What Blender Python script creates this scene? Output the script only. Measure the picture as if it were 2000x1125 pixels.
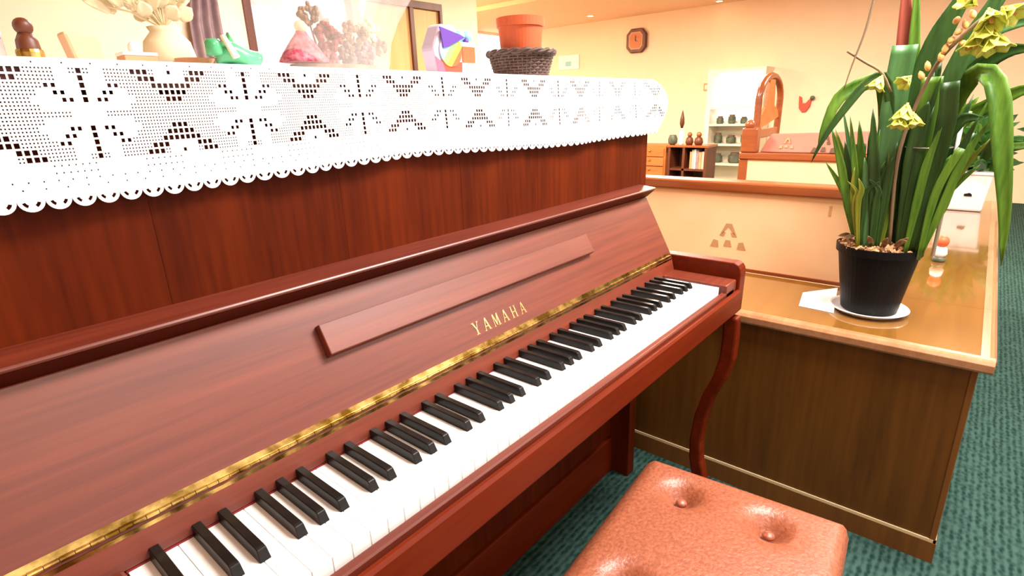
import bpy, math, random
from mathutils import Vector, Matrix
R = random.Random(7)
K = 0.72                       # height of the white keys above the floor
for o in list(bpy.data.objects): bpy.data.objects.remove(o, do_unlink=True)
scene = bpy.context.scene
COL = scene.collection
# ------------------------------------------------------------------ camera
CAMP = Vector((-0.0768, -0.4445, 0.4354 + K))
CR = Vector((0.64202718, -0.7659987, -0.03235864))
CU = Vector((0.25808313, 0.17618594, 0.9499219))
CF = Vector((0.7219378, 0.6182269, -0.31080751))
FPX = 1070.67
cam_d = bpy.data.cameras.new('camera'); cam = bpy.data.objects.new('camera', cam_d); COL.objects.link(cam)
cam_d.sensor_width = 36; cam_d.lens = FPX / 2000 * 36; cam_d.clip_start = 0.02
mw = Matrix((CR, CU, -CF)).transposed().to_4x4(); mw.translation = CAMP
cam.matrix_world = mw; scene.camera = cam
def ray(px, py): return CR * ((px - 1000) / FPX) - CU * ((py - 562.5) / FPX) + CF
def onp(px, py, ax, v):        # pixel -> point on an axis plane (the surface the thing touches)
    r = ray(px, py); t = (v - CAMP[ax]) / r[ax]; return CAMP + r * t
# ------------------------------------------------------------------ world, light, exposure
w = bpy.data.worlds.new('sky'); scene.world = w; w.use_nodes = True
w.node_tree.nodes['Background'].inputs[0].default_value = (0.86, 0.92, 1.0, 1)
w.node_tree.nodes['Background'].inputs[1].default_value = 1.0
scene.view_settings.view_transform = 'Standard'; scene.view_settings.look = 'None'
scene.view_settings.gamma = 1; scene.view_settings.use_curve_mapping = False
scene.view_settings.exposure = 0.42
def area(name, loc, rot, sx, sy, power, col):
    d = bpy.data.lights.new(name, 'AREA'); d.shape = 'RECTANGLE'; d.size = sx; d.size_y = sy
    d.energy = power; d.color = col
    o = bpy.data.objects.new(name, d); COL.objects.link(o); o.location = loc; o.rotation_euler = rot; return o
# area lights for daylight at two added, unseen front windows behind the camera
WINX = [(-0.9, 1.5), (2.0, 4.4)]
for a, b in WINX:
    area('window_daylight', ((a + b) / 2, -3.02, 1.5), (math.pi / 2, 0, 0), b - a - .1, 1.2, 4, (0.95, 0.97, 1.0))
# ceiling panels out of view, added to light the room and fallboard
PANELS = [(1.35, -0.68, 88, 'over the piano stool'), (0.2, -1.8, 6, 'over the floor in front of the piano'), (2.6, -2.1, 14, 'over the aisle by the counter'), (1.9, 1.9, 95, 'behind the piano by the door'),
          (4.6, -0.6, 80, 'over the second booth bench'), (5.0, 1.9, 160, 'in front of the lit cabinet'), (4.8, 5.2, 150, 'beside the far ceiling beam')]
for x, y, p, where in PANELS:
    far = x > 4
    area('panel_lamp_light', (x, y, 2.355), (0, 0, 0), 1.1, 0.5, p, (1.0, 0.85, 0.68) if far else (1.0, 0.94, 0.90))

# ------------------------------------------------------------------ materials
def mat(name, col, rough=.5, metal=0., coat=0., emit=None, es=0., trans=0., alpha=1., noise=None, bump=0., bscale=80., sss=0., spec=.5):
    m = bpy.data.materials.new(name); m.use_nodes = True; nt = m.node_tree; b = nt.nodes['Principled BSDF']
    b.inputs['Base Color'].default_value = (*col, 1); b.inputs['Roughness'].default_value = rough
    b.inputs['Metallic'].default_value = metal; b.inputs['Coat Weight'].default_value = coat
    b.inputs['Coat Roughness'].default_value = .08; b.inputs['Alpha'].default_value = alpha
    b.inputs['Transmission Weight'].default_value = trans; b.inputs['Specular IOR Level'].default_value = spec
    if emit: b.inputs['Emission Color'].default_value = (*emit, 1); b.inputs['Emission Strength'].default_value = es
    if noise or bump:
        tc = nt.nodes.new('ShaderNodeTexCoord'); n = nt.nodes.new('ShaderNodeTexNoise')
        n.inputs['Scale'].default_value = bscale; n.inputs['Detail'].default_value = 4
        nt.links.new(tc.outputs['Object'], n.inputs['Vector'])
        if noise:
            r = nt.nodes.new('ShaderNodeValToRGB'); r.color_ramp.elements[0].color = (*noise, 1); r.color_ramp.elements[1].color = (*col, 1)
            r.color_ramp.elements[0].position = .35; r.color_ramp.elements[1].position = .65
            nt.links.new(n.outputs['Fac'], r.inputs['Fac']); nt.links.new(r.outputs['Color'], b.inputs['Base Color'])
        if bump:
            bp = nt.nodes.new('ShaderNodeBump'); bp.inputs['Strength'].default_value = bump; bp.inputs['Distance'].default_value = .002
            nt.links.new(n.outputs['Fac'], bp.inputs['Height']); nt.links.new(bp.outputs['Normal'], b.inputs['Normal'])
    return m
def wood(name, c0, c1, axis, rough=.35, coat=0., scale=14., stretch=16., croug=.05, spec=.5, bstr=.06):
    m = bpy.data.materials.new(name); m.use_nodes = True; nt = m.node_tree; b = nt.nodes['Principled BSDF']
    tc = nt.nodes.new('ShaderNodeTexCoord'); mp = nt.nodes.new('ShaderNodeMapping')
    sc = [1., 1., 1.]; sc[axis] = 1 / stretch; mp.inputs['Scale'].default_value = sc
    n = nt.nodes.new('ShaderNodeTexNoise'); n.inputs['Scale'].default_value = scale; n.inputs['Detail'].default_value = 6; n.inputs['Roughness'].default_value = .65
    n2 = nt.nodes.new('ShaderNodeTexNoise'); n2.inputs['Scale'].default_value = scale * 6; n2.inputs['Detail'].default_value = 3
    nt.links.new(tc.outputs['Object'], mp.inputs['Vector'])
    for q in (n, n2): nt.links.new(mp.outputs['Vector'], q.inputs['Vector'])
    mx = nt.nodes.new('ShaderNodeMix'); mx.data_type = 'FLOAT'; mx.inputs[0].default_value = .35
    nt.links.new(n.outputs['Fac'], mx.inputs[2]); nt.links.new(n2.outputs['Fac'], mx.inputs[3])
    r = nt.nodes.new('ShaderNodeValToRGB'); e = r.color_ramp.elements
    e[0].position = .36; e[0].color = (*c0, 1); e[1].position = .64; e[1].color = (*c1, 1)
    nt.links.new(mx.outputs[0], r.inputs['Fac']); nt.links.new(r.outputs['Color'], b.inputs['Base Color'])
    bp = nt.nodes.new('ShaderNodeBump'); bp.inputs['Strength'].default_value = bstr; bp.inputs['Distance'].default_value = .001
    nt.links.new(n2.outputs['Fac'], bp.inputs['Height']); nt.links.new(bp.outputs['Normal'], b.inputs['Normal'])
    b.inputs['Roughness'].default_value = rough; b.inputs['Coat Weight'].default_value = coat; b.inputs['Coat Roughness'].default_value = croug
    b.inputs['Specular IOR Level'].default_value = spec
    return m
PW0, PW1 = (.052, .0056, .0007), (.118, .0150, .0014)
M = dict(
    pv=wood('piano_wood_upright_grain', PW0, PW1, 2, .5, .0, 16, spec=.09),
    ph=wood('piano_wood_long_grain', (.088, .0115, .0045), (.175, .030, .012), 0, .42, .26, 24, croug=.30, stretch=30),
    pb=wood('piano_wood_rail', (.088, .0080, .0012), (.150, .0165, .0022), 0, .42, .0, 12, spec=.14),
    pv2=wood('piano_wood_upright_grain_dark', tuple(c * .86 for c in PW0), tuple(c * .90 for c in PW1), 2, .5, .0, 19, spec=.09),
    pl=wood('piano_wood_lip', (.050, .0045, .001), (.085, .0095, .002), 0, .5, .0, 14, spec=.12),  # darker copy of the piano wood, shade under the lip put into the colour
    white=mat('white_key', (.90, .90, .89), .18, coat=.3),
    black=mat('black_key', (.004, .004, .004), .35, spec=.28, noise=(.009, .007, .006), bscale=60),
    brass=mat('brass', (.86, .60, .20), .26, 1., noise=(.20, .11, .015), bscale=42, bump=.25),  # dark and bright blotches paint the hinge's reflections into the brass colour
    gold=mat('gold_letter', (.95, .72, .35), .25, 1.),
    felt=mat('red_felt', (.2, .01, .01), .9),
    lace=mat('white_cotton', (.88, .88, .90), .85, bump=.3, bscale=900),
    leather=mat('brown_leather', (.34, .105, .050), .40, noise=(.24, .062, .028), bscale=170, bump=.6, spec=.55),
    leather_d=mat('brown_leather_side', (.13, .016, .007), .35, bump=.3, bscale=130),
    dark_metal=mat('dark_metal', (.02, .02, .02), .4, .8),
    chrome=mat('chrome', (.8, .8, .8), .15, 1.),
    wall=mat('cream_wall_paint', (.94, .70, .50), .75, noise=(.93, .68, .48), bscale=6),
    ceil=mat('ceiling_paint', (.95, .61, .38), .8, noise=(.94, .60, .37), bscale=3),
    cwood=wood('counter_panel_wood', (.078, .030, .0035), (.145, .055, .007), 2, .42, .0, 12, spec=.3),
    ctop=wood('counter_top_wood', (.165, .068, .010), (.24, .105, .018), 0, .12, 1., 10, bstr=0.),
    cedge=wood('counter_edge_wood', (.30, .135, .060), (.42, .21, .105), 0, .22, .5, 12),
    cbase=wood('counter_base_wood', (.12, .048, .010), (.19, .075, .015), 2, .5, 0, 12, spec=.3),
    trimline=mat('pale_trim', (.62, .50, .30), .5),
    bwood=wood('bench_wood', (.22, .05, .012), (.36, .095, .025), 1, .32, .3, 12),
    uph=mat('peach_upholstery', (.97, .63, .35), .8, noise=(.94, .59, .32), bscale=9),
    uph2=mat('rose_upholstery', (.50, .19, .125), .8, noise=(.46, .165, .105), bscale=9),
    emblem=mat('emblem_print', (.50, .27, .12), .8),
    emblem_d=mat('emblem_print_dark', (.13, .06, .03), .8),
    emblem2=mat('emblem_print_pale', (.66, .36, .16), .8),
    blackpot=mat('black_plastic', (.005, .005, .006), .45, spec=.14),
    bark=mat('bark_chip', (.60, .36, .17), .85, noise=(.30, .13, .06), bscale=90),
    ceramic=mat('white_ceramic', (.85, .83, .80), .2, coat=.4),
    leaf=None, leaf_d=None, leaf_b=None,
    petal=mat('yellow_green_petal', (.72, .74, .12), .55, noise=(.55, .62, .10), bscale=60),
    bud=mat('amber_bud', (.68, .38, .10), .6, noise=(.5, .2, .06), bscale=50),
    stem=mat('stem_brown', (.20, .13, .07), .7),
    stake=mat('pale_stake', (.62, .58, .48), .6),
    wire=mat('support_wire', (.35, .33, .28), .4, .8),
    terracotta=mat('orange_plastic', (.60, .105, .03), .5),
    wicker=mat('dark_wicker', (.085, .045, .032), .6, noise=(.05, .022, .016), bscale=70),
    wicker2=mat('dark_wicker_pale', (.15, .08, .055), .6),
    green=mat('green_glaze', (.10, .52, .24), .2, coat=.5, noise=(.06, .36, .15), bscale=18),
    green_d=mat('dark_green_glaze', (.02, .16, .09), .3),
    cream=mat('cream_fabric', (.80, .70, .48), .8, noise=(.74, .64, .42), bscale=30),
    pinkcloth=mat('pink_gingham', (.60, .22, .27), .8, noise=(.34, .03, .06), bscale=140),
    maroon=mat('maroon_flower', (.14, .012, .012), .8, noise=(.28, .05, .04), bscale=80),
    dried=mat('dried_flower', (.34, .21, .11), .85, noise=(.16, .08, .035), bscale=60),
    lilac=mat('lilac_print', (.55, .48, .62), .5), lilac2=mat('pale_blue_print', (.50, .56, .72), .5),
    purple=mat('purple_print', (.10, .03, .30), .5), red=mat('red_print', (.55, .06, .025), .5),
    cyan=mat('cyan_print', (.25, .55, .62), .5), yellow=mat('yellow_print', (.68, .55, .05), .5),
    pgreen=mat('green_print', (.22, .55, .14), .5), pink=mat('pink_print', (.55, .10, .17), .5), paper=mat('white_paper', (.86, .86, .84), .6),
    mauve=mat('mauve_curtain', (.30, .20, .20), .85, noise=(.24, .15, .16), bscale=20),
    dbrown=wood('dark_brown_wood', (.07, .015, .004), (.15, .035, .01), 2, .45, 0, 12),
    door=wood('honey_door_wood', (.62, .33, .10), (.76, .43, .16), 2, .5, 0, 8),
    orangewood=wood('orange_drawer_wood', (.42, .11, .02), (.55, .17, .04), 1, .45, 0, 10),
    tan=mat('tan_box', (.60, .30, .15), .6, noise=(.52, .24, .11), bscale=20),
    lamp=mat('lamp_diffuser', (1, .9, .75), .5, emit=(1, .84, .62), es=5.),
    lit=mat('lit_cabinet_back', (.9, .9, .88), .6, emit=(1, 1, 1), es=1.4),
    offwhite=mat('offwhite_paint', (.84, .78, .62), .5),
    dgreen=mat('dark_goods', (.045, .06, .035), .5, noise=(.12, .13, .08), bscale=20),
    book=mat('book_paper', (.55, .40, .30), .7),
    cello=None, carpet=None, glass=None)
def leafmat(name, c0, c1, under=None):
    m = wood(name, c0, c1, 2, .42, 0, 30, 10, spec=.35); return m
M['leaf'] = leafmat('orchid_leaf', (.036, .110, .006), (.110, .215, .016))
M['leaf_d'] = leafmat('orchid_leaf_dark', (.010, .040, .005), (.028, .080, .010))
M['leaf_b'] = leafmat('orchid_leaf_bluish', (.035, .115, .030), (.065, .165, .050))
M['leaf_r'] = leafmat('orchid_leaf_reddish', (.20, .035, .02), (.28, .06, .035))
M['leaf_y'] = leafmat('orchid_leaf_yellowing', (.20, .19, .012), (.085, .17, .012))
M['leaf_bush'] = leafmat('bush_leaf', (.018, .085, .010), (.05, .17, .025))
def glassy(name, col, a, rough=.05):
    m = bpy.data.materials.new(name); m.use_nodes = True; nt = m.node_tree; b = nt.nodes['Principled BSDF']
    b.inputs['Base Color'].default_value = (*col, 1); b.inputs['Roughness'].default_value = rough; b.inputs['Alpha'].default_value = a
    b.inputs['Specular IOR Level'].default_value = .8
    return m
M['cello'] = glassy('cellophane', (.88, .82, .78), .27, .10)
M['glass'] = glassy('window_glass', (.95, .97, 1), .25)
def carpet():
    m = bpy.data.materials.new('green_carpet'); m.use_nodes = True; nt = m.node_tree; b = nt.nodes['Principled BSDF']
    tc = nt.nodes.new('ShaderNodeTexCoord')
    v = nt.nodes.new('ShaderNodeTexVoronoi'); v.inputs['Scale'].default_value = 95
    mp = nt.nodes.new('ShaderNodeMapping'); mp.inputs['Scale'].default_value = (.55, 1, 1)
    wv = nt.nodes.new('ShaderNodeTexWave'); wv.bands_direction = 'Y'; wv.inputs['Scale'].default_value = 18; wv.inputs['Distortion'].default_value = 1.5
    nt.links.new(tc.outputs['Object'], mp.inputs['Vector'])
    for q in (v, wv): nt.links.new(mp.outputs['Vector'], q.inputs['Vector'])
    mx = nt.nodes.new('ShaderNodeMix'); mx.data_type = 'FLOAT'; mx.inputs[0].default_value = .35
    nt.links.new(v.outputs['Distance'], mx.inputs[2]); nt.links.new(wv.outputs['Fac'], mx.inputs[3])
    r = nt.nodes.new('ShaderNodeValToRGB'); e = r.color_ramp.elements
    e[0].position = .2; e[0].color = (.008, .028, .023, 1); e[1].position = .75; e[1].color = (.042, .090, .077, 1)
    nt.links.new(mx.outputs[0], r.inputs['Fac']); nt.links.new(r.outputs['Color'], b.inputs['Base Color'])
    bp = nt.nodes.new('ShaderNodeBump'); bp.inputs['Strength'].default_value = .6; bp.inputs['Distance'].default_value = .004
    nt.links.new(mx.outputs[0], bp.inputs['Height']); nt.links.new(bp.outputs['Normal'], b.inputs['Normal'])
    b.inputs['Roughness'].default_value = .95; b.inputs['Specular IOR Level'].default_value = .1
    return m
M['carpet'] = carpet()

# ------------------------------------------------------------------ mesh helpers
class MB:
    def __init__(s): s.v = []; s.f = []
    def add(s, vs, fs):
        n = len(s.v); s.v += [tuple(q) for q in vs]; s.f += [tuple(i + n for i in q) for q in fs]; return s
    def box(s, x0, x1, y0, y1, z0, z1):
        return s.add([(x0, y0, z0), (x1, y0, z0), (x1, y1, z0), (x0, y1, z0), (x0, y0, z1), (x1, y0, z1), (x1, y1, z1), (x0, y1, z1)],
                     [(3, 2, 1, 0), (4, 5, 6, 7), (0, 1, 5, 4), (1, 2, 6, 5), (2, 3, 7, 6), (3, 0, 4, 7)])
    def prism(s, prof, ax, a, b):      # closed profile in the two other axes, swept along ax from a to b
        n = len(prof)
        def P(p, t):
            return {0: (t, p[0], p[1]), 1: (p[0], t, p[1]), 2: (p[0], p[1], t)}[ax]
        vs = [P(p, a) for p in prof] + [P(p, b) for p in prof]
        fs = [(i, (i + 1) % n, n + (i + 1) % n, n + i) for i in range(n)] + [tuple(range(n))[::-1], tuple(range(n, 2 * n))]
        return s.add(vs, fs)
    def lathe(s, prof, c=(0, 0, 0), seg=32, sx=1, sy=1):
        vs = []; fs = []; n = len(prof)
        for k in range(seg):
            a = 2 * math.pi * k / seg
            for r, z in prof: vs.append((c[0] + r * math.cos(a) * sx, c[1] + r * math.sin(a) * sy, c[2] + z))
        for k in range(seg):
            k2 = (k + 1) % seg
            for j in range(n - 1): fs.append((k * n + j, k2 * n + j, k2 * n + j + 1, k * n + j + 1))
        if prof[0][0] > 1e-6: fs.append(tuple(k * n for k in range(seg))[::-1])
        if prof[-1][0] > 1e-6: fs.append(tuple(k * n + n - 1 for k in range(seg)))
        return s.add(vs, fs)
    def tube(s, pts, r, seg=8):
        pts = [Vector(p) for p in pts]; n = len(pts); vs = []; fs = []
        rr = r if isinstance(r, (list, tuple)) else [r] * n
        up = Vector((0.13, .21, 1)).normalized()
        for i, p in enumerate(pts):
            t = (pts[min(i + 1, n - 1)] - pts[max(i - 1, 0)]).normalized()
            a = t.cross(up)
            if a.length < 1e-3: a = t.cross(Vector((1, 0, 0)))
            a.normalize(); b = t.cross(a)
            for k in range(seg):
                q = 2 * math.pi * k / seg; vs.append(p + (a * math.cos(q) + b * math.sin(q)) * rr[i])
        for i in range(n - 1):
            for k in range(seg): fs.append((i * seg + k, i * seg + (k + 1) % seg, (i + 1) * seg + (k + 1) % seg, (i + 1) * seg + k))
        fs += [tuple(range(seg))[::-1], tuple((n - 1) * seg + k for k in range(seg))]
        return s.add(vs, fs)
    def ball(s, c, r, seg=14, rings=8, sz=1.):
        return s.lathe([(max(1e-7, r * math.sin(math.pi * j / rings)), -r * sz * math.cos(math.pi * j / rings)) for j in range(rings + 1)], c, seg)
    def xf(s, mtx):
        s.v = [tuple(mtx @ Vector(q)) for q in s.v]; return s
    def build(s, name, m, parent=None, bevel=0., smooth=False, seg=2, solid=0.):
        me = bpy.data.meshes.new(name); me.from_pydata(s.v, [], s.f); me.validate(); me.update()
        o = bpy.data.objects.new(name, me); COL.objects.link(o)
        if m: me.materials.append(M[m] if isinstance(m, str) else m)
        if parent:
            o.parent = parent; o.matrix_parent_inverse = parent.matrix_basis.inverted()
        if smooth:
            for p in me.polygons: p.use_smooth = True
        if solid:
            q = o.modifiers.new('solid', 'SOLIDIFY'); q.thickness = solid; q.offset = 0
        if bevel:
            q = o.modifiers.new('bevel', 'BEVEL'); q.width = bevel; q.segments = seg; q.limit_method = 'ANGLE'; q.angle_limit = .6
        return o
def box(name, m, x0, x1, y0, y1, z0, z1, parent=None, bevel=0.): return MB().box(x0, x1, y0, y1, z0, z1).build(name, m, parent, bevel)
def tag(o, label, cat, group=None):
    o['label'] = label; o['category'] = cat
    if group: o['group'] = group
    return o
def empty(name, loc, label, cat, group=None, rz=0.):
    o = bpy.data.objects.new(name, None); COL.objects.link(o); o.location = loc; o.rotation_euler = (0, 0, rz); o.empty_display_size = .05
    return tag(o, label, cat, group)
def struct(o): o['kind'] = 'structure'; return o
def link_copy(src, parent, loc=None):
    c = src.copy(); COL.objects.link(c); c.parent = parent
    if parent: c.matrix_parent_inverse = parent.matrix_basis.inverted()
    if loc is not None: c.location = loc
    return c

# ------------------------------------------------------------------ the room
CZ = 2.40; X0, X1, YF, YN, YB, XN = -1.6, 8.0, -3.1, 3.5, 6.4, 4.15
struct(box('floor', 'carpet', X0, X1, YF, YB, -.1, 0))
ceil = struct(box('ceiling', 'ceil', X0, X1, YF, YB, CZ, CZ + .1))
struct(box('wall_far', 'wall', X1, X1 + .12, YF, YB, 0, CZ))
struct(box('wall_left', 'wall', X0 - .12, X0, YF, YN + .12, 0, CZ))
struct(box('wall_rear', 'wall', XN, X1, YB, YB + .12, 0, CZ))
struct(box('trim_1', 'ceil', 5.62, 5.80, YN + .12, YB, CZ - .05, CZ))         # shallow ceiling beam
wm = MB(); zs0, zs1 = .85, 2.15; xs = [X0] + [q for ab in WINX for q in ab] + [X1]
for a, b in zip(xs[0::2], xs[1::2]): wm.box(a, b, YF - .12, YF, 0, CZ)
for a, b in WINX: wm.box(a, b, YF - .12, YF, 0, zs0); wm.box(a, b, YF - .12, YF, zs1, CZ)
struct(wm.build('wall_front', 'wall'))
for k, (a, b) in enumerate(WINX):  # unseen front windows, added for their daylight
    f = MB()
    for (p, q, r, s_) in ((a, b, zs0, zs0 + .05), (a, b, zs1 - .05, zs1), (a, a + .05, zs0, zs1), (b - .05, b, zs0, zs1), ((a + b) / 2 - .025, (a + b) / 2 + .025, zs0, zs1)):
        f.box(p, q, YF - .09, YF - .03, r, s_)
    struct(f.build('window_%d' % (k + 1), 'offwhite'))
# near wall behind the piano: window, curtain and door in it
WX0, WX1 = onp(478, 40, 1, YN).x, onp(640, 40, 1, YN).x
DX0, DX1 = 2.72, onp(857, 30, 1, YN).x
wn = MB(); wz0, wz1 = 1.25, 2.28; dz = 2.04
wn.box(X0, WX0, YN, YN + .12, 0, CZ); wn.box(WX1, DX0, YN, YN + .12, 0, CZ); wn.box(DX1, XN, YN, YN + .12, 0, CZ)
wn.box(WX0, WX1, YN, YN + .12, 0, wz0); wn.box(WX0, WX1, YN, YN + .12, wz1, CZ); wn.box(DX0, DX1, YN, YN + .12, dz, CZ)
struct(wn.build('wall_near', 'wall'))
struct(box('wall_return', 'wall', XN - .12, XN, YN + .12, YB + .12, 0, CZ))
win = struct(bpy.data.objects.new('window_3', None)); COL.objects.link(win)
fr = MB()
for (p, q, r, s_) in ((WX0, WX1, wz0, wz0 + .04), (WX0, WX1, wz1 - .04, wz1), (WX0, WX0 + .05, wz0, wz1), (WX1 - .05, WX1, wz0, wz1)):
    fr.box(p, q, YN - .02, YN + .06, r, s_)
fr.build('window_frame', 'dbrown', win)
box('pane', 'glass', WX0 + .05, WX1 - .05, YN + .02, YN + .026, wz0 + .04, wz1 - .04, win)
dr = struct(bpy.data.objects.new('door_1', None)); COL.objects.link(dr)
jx = onp(806, 90, 1, YN).x
MB().box(DX0 - .05, DX1 + .015, YN - .03, YN + .02, dz - .045, dz + .01).build('door_head', 'dbrown', dr)
box('door_jamb', 'dbrown', DX1 - .012, DX1 + .015, YN - .03, YN + .02, 0, dz - .045, dr)
box('door_jamb', 'dbrown', DX0 - .05, DX0, YN - .03, YN + .02, 0, dz - .045, dr)
box('door_stile', 'dbrown', jx - .02, jx + .02, YN - .025, YN + .03, 0, dz - .045, dr)
box('door_leaf', 'door', DX0, jx - .02, YN, YN + .03, .01, dz - .045, dr)
box('door_leaf', 'door', jx + .02, DX1 - .012, YN, YN + .03, .01, dz - .045, dr)
# curtain left of the window
cx0, cx1 = onp(375, 60, 1, YN - .08).x, onp(436, 60, 1, YN - .08).x
cu = MB(); n = 40; vs = []
for j, (z, g) in enumerate(((2.30, .55), (2.1, .62), (1.9, .78), (1.72, 1.), (1.2, 1.05), (.6, 1.1))):
    for i in range(n + 1):
        t = i / n; vs.append((cx1 - (1 - t) * (cx1 - cx0) * g, YN - .07 + .022 * math.sin(t * 6 * math.pi), z))
cu.add(vs, [(j * (n + 1) + i, j * (n + 1) + i + 1, (j + 1) * (n + 1) + i + 1, (j + 1) * (n + 1) + i) for j in range(5) for i in range(n)])
tag(cu.build('curtain', 'mauve', None, smooth=True, solid=.004), 'greyish mauve curtain hanging beside the dark framed window', 'curtain')
# ceiling lamps: recessed round downlights and added, unseen flat panels
for i, (px, py, where) in enumerate(((1153, 31, 'nearest the wall clock'), (932, 22, 'at the far ceiling beam'), (1405, 2, 'above the lit cabinet'))):
    p = onp(px, py, 2, CZ); e = empty('downlight', (p.x, p.y, CZ), 'small round recessed ceiling downlight ' + where, 'lamp', 'ceiling downlights')
    MB().lathe([(.035, -.004), (.06, -.006), (.06, 0)], (p.x, p.y, CZ), 24).build('trim_ring', 'offwhite', e)
    MB().lathe([(1e-6, -.0045), (.036, -.0045)], (p.x, p.y, CZ), 24).build('diffuser', 'lamp', e)
for x, y, p, where in PANELS:
    e = empty('ceiling_panel_lamp', (x, y, CZ), 'flat rectangular ceiling panel lamp ' + where, 'lamp', 'ceiling panel lamps')
    MB().box(x - .58, x + .58, y - .28, y + .28, CZ - .03, CZ).build('lamp_frame', 'offwhite', e)
    MB().box(x - .55, x + .55, y - .25, y + .25, CZ - .034, CZ - .03).build('diffuser', 'lamp', e)

# ------------------------------------------------------------------ upright piano
PL, PR = -0.155, 1.34                       # outer sides of the case
pn = empty('upright_piano', (.61, .3, 0), 'reddish brown wooden upright piano with open keyboard and gold lettering', 'piano')
TOPZ = .494 + K; YU = .265; YBK = .60
box('side_panel', 'pv', PR - .04, PR, YU, YBK, 0, TOPZ - .03, pn, .003)
box('side_panel', 'pv', PL, PL + .04, YU, YBK, 0, TOPZ - .03, pn, .003)
upp = box('upper_panel', 'pv', PL + .04, PR - .04, YU + .0005, YU + .02, K + .10, TOPZ - .03, pn)
VX = [PL + .04, .13, .375, .62, .845, 1.07, PR - .04]
for k in range(6):         # veneer leaves, each with its own run of grain
    hgt = (TOPZ - .03 - K - .10)
    v = MB().box(0, VX[k + 1] - VX[k] - .0004, 0, .0012, 0, hgt).build('veneer_leaf', ('pv', 'pv2')[k % 2], upp)
    v.location = (VX[k], YU - .0008, K + .10)
box('lid', 'ph', PL - .012, PR + .004, YU - .004, YBK + .01, TOPZ - .028, TOPZ, pn, .004)
box('back_board', 'dbrown', PL + .04, PR - .04, YBK - .02, YBK, .05, TOPZ - .03, pn)
box('knee_panel', 'pv', PL + .04, PR - .04, .335, .355, .13, K - .09, pn)
box('toe_rail', 'pb', PL + .04, PR - .04, .325, .36, .0, .125, pn, .004)
# keybed with key blocks, slip and keys
kb = MB().box(PL + .04, PR - .04, -.026, .335, K - .085, K - .032).build('keybed', 'pb', pn, .004, seg=3)
MB().prism([(-.030, K - .076), (-.030, K - .026), (-.026, K - .0215), (-.021, K - .0215), (-.019, K - .026), (-.005, K - .026), (-.005, K - .076)], 0, PL + .04, PR - .04).build('key_rail', 'pb', pn)
MB().prism([(-.018, K - .03), (-.018, K - .016), (-.016, K - .0135), (-.007, K - .0125), (-.005, K - .015), (-.005, K - .03)], 0, PL + .06, PR - .06).build('key_slip', 'ph', pn)
for a, b in ((1.2290, 1.2985), (PL + .0415, -.0018)):
    MB().box(a, b, -.018, .150, K - .032, K + .006).build('key_block', 'ph', pn, .004)
box('key_felt', 'felt', -.001, 1.228, .1475, .151, K - .02, K + .002, pn)
for a, b in ((PR - .04, PR), (PL, PL + .04)):      # arms
    pr = [(YU + .02, K + .046), (YU + .02, K - .10), (-.012, K - .10), (-.024, K - .085), (-.026, K + .020), (-.024, K + .032), (-.018, K + .041), (-.008, K + .046)]
    MB().prism(pr[::-1], 0, a, b).build('arm', 'pb', pn, .003)
# sabre-shaped front legs
lp = [(-.010, K - .10), (-.012, K - .16), (-.010, K - .22), (.004, K - .28), (.030, K - .345), (.048, K - .42), (.056, K - .50), (.052, K - .56), (.036, K - .63), (.02, K - .69), (.015, K - .72)]
hw = [.019, .019, .019, .018, .017, .017, .017, .018, .02, .023, .024]
prof = [(y - h, z) for (y, z), h in zip(lp, hw)] + [(y + h, z) for (y, z), h in zip(lp[::-1], hw[::-1])]
for a, b in ((PR - .041, PR - .006), (PL + .006, PL + .041)):
    lg = MB(); n = len(lp); vs = []; fs = []
    for (y, z), h in zip(lp, hw): vs += [(a, y - h, z), (b, y - h, z), (b, y + h, z), (a, y + h, z)]
    for i in range(n - 1):
        for k in range(4): fs.append((i * 4 + k, i * 4 + (k + 1) % 4, i * 4 + 4 + (k + 1) % 4, i * 4 + 4 + k))
    fs += [(3, 2, 1, 0), tuple((n - 1) * 4 + k for k in range(4))]
    lg.add(vs, [q[::-1] for q in fs]).build('leg', 'pb', pn, .006)
# keys
WK = .0236; seq = ['A', 'B'] + list('CDEFGAB') * 7 + ['C']
wk = MB().box(.0003, WK - .0003, 0, .148, -.021, 0).build('white_key', 'white', kb, .0007)
bkp = [(0, 0), (.006, .0115), (.010, .0128), (.1, .0128), (.1, 0)]
bk = MB(); vs = []
for (y, z) in bkp:
    h = .0062 - .0013 * z / .0128; vs += [(-h, y, z - .002 if z == 0 else z), (h, y, z - .002 if z == 0 else z)]
bk.add(vs, [(0, 1, 3, 2), (2, 3, 5, 4), (4, 5, 7, 6), (6, 7, 9, 8), (8, 9, 1, 0), (0, 2, 4, 6, 8), (9, 7, 5, 3, 1)])
bk = bk.build('black_key', 'black', kb, .0009)
off = {'C': -.002, 'D': .002, 'F': -.003, 'G': 0, 'A': .003}
for i, nme in enumerate(seq):
    c = wk if i == 0 else link_copy(wk, kb)
    c.location = (i * WK, 0, K)
    if nme in off and i < 51:
        c = bk if i == 0 else link_copy(bk, kb)
        c.location = ((i + 1) * WK + off[nme], .050, K + .0005)
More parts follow.
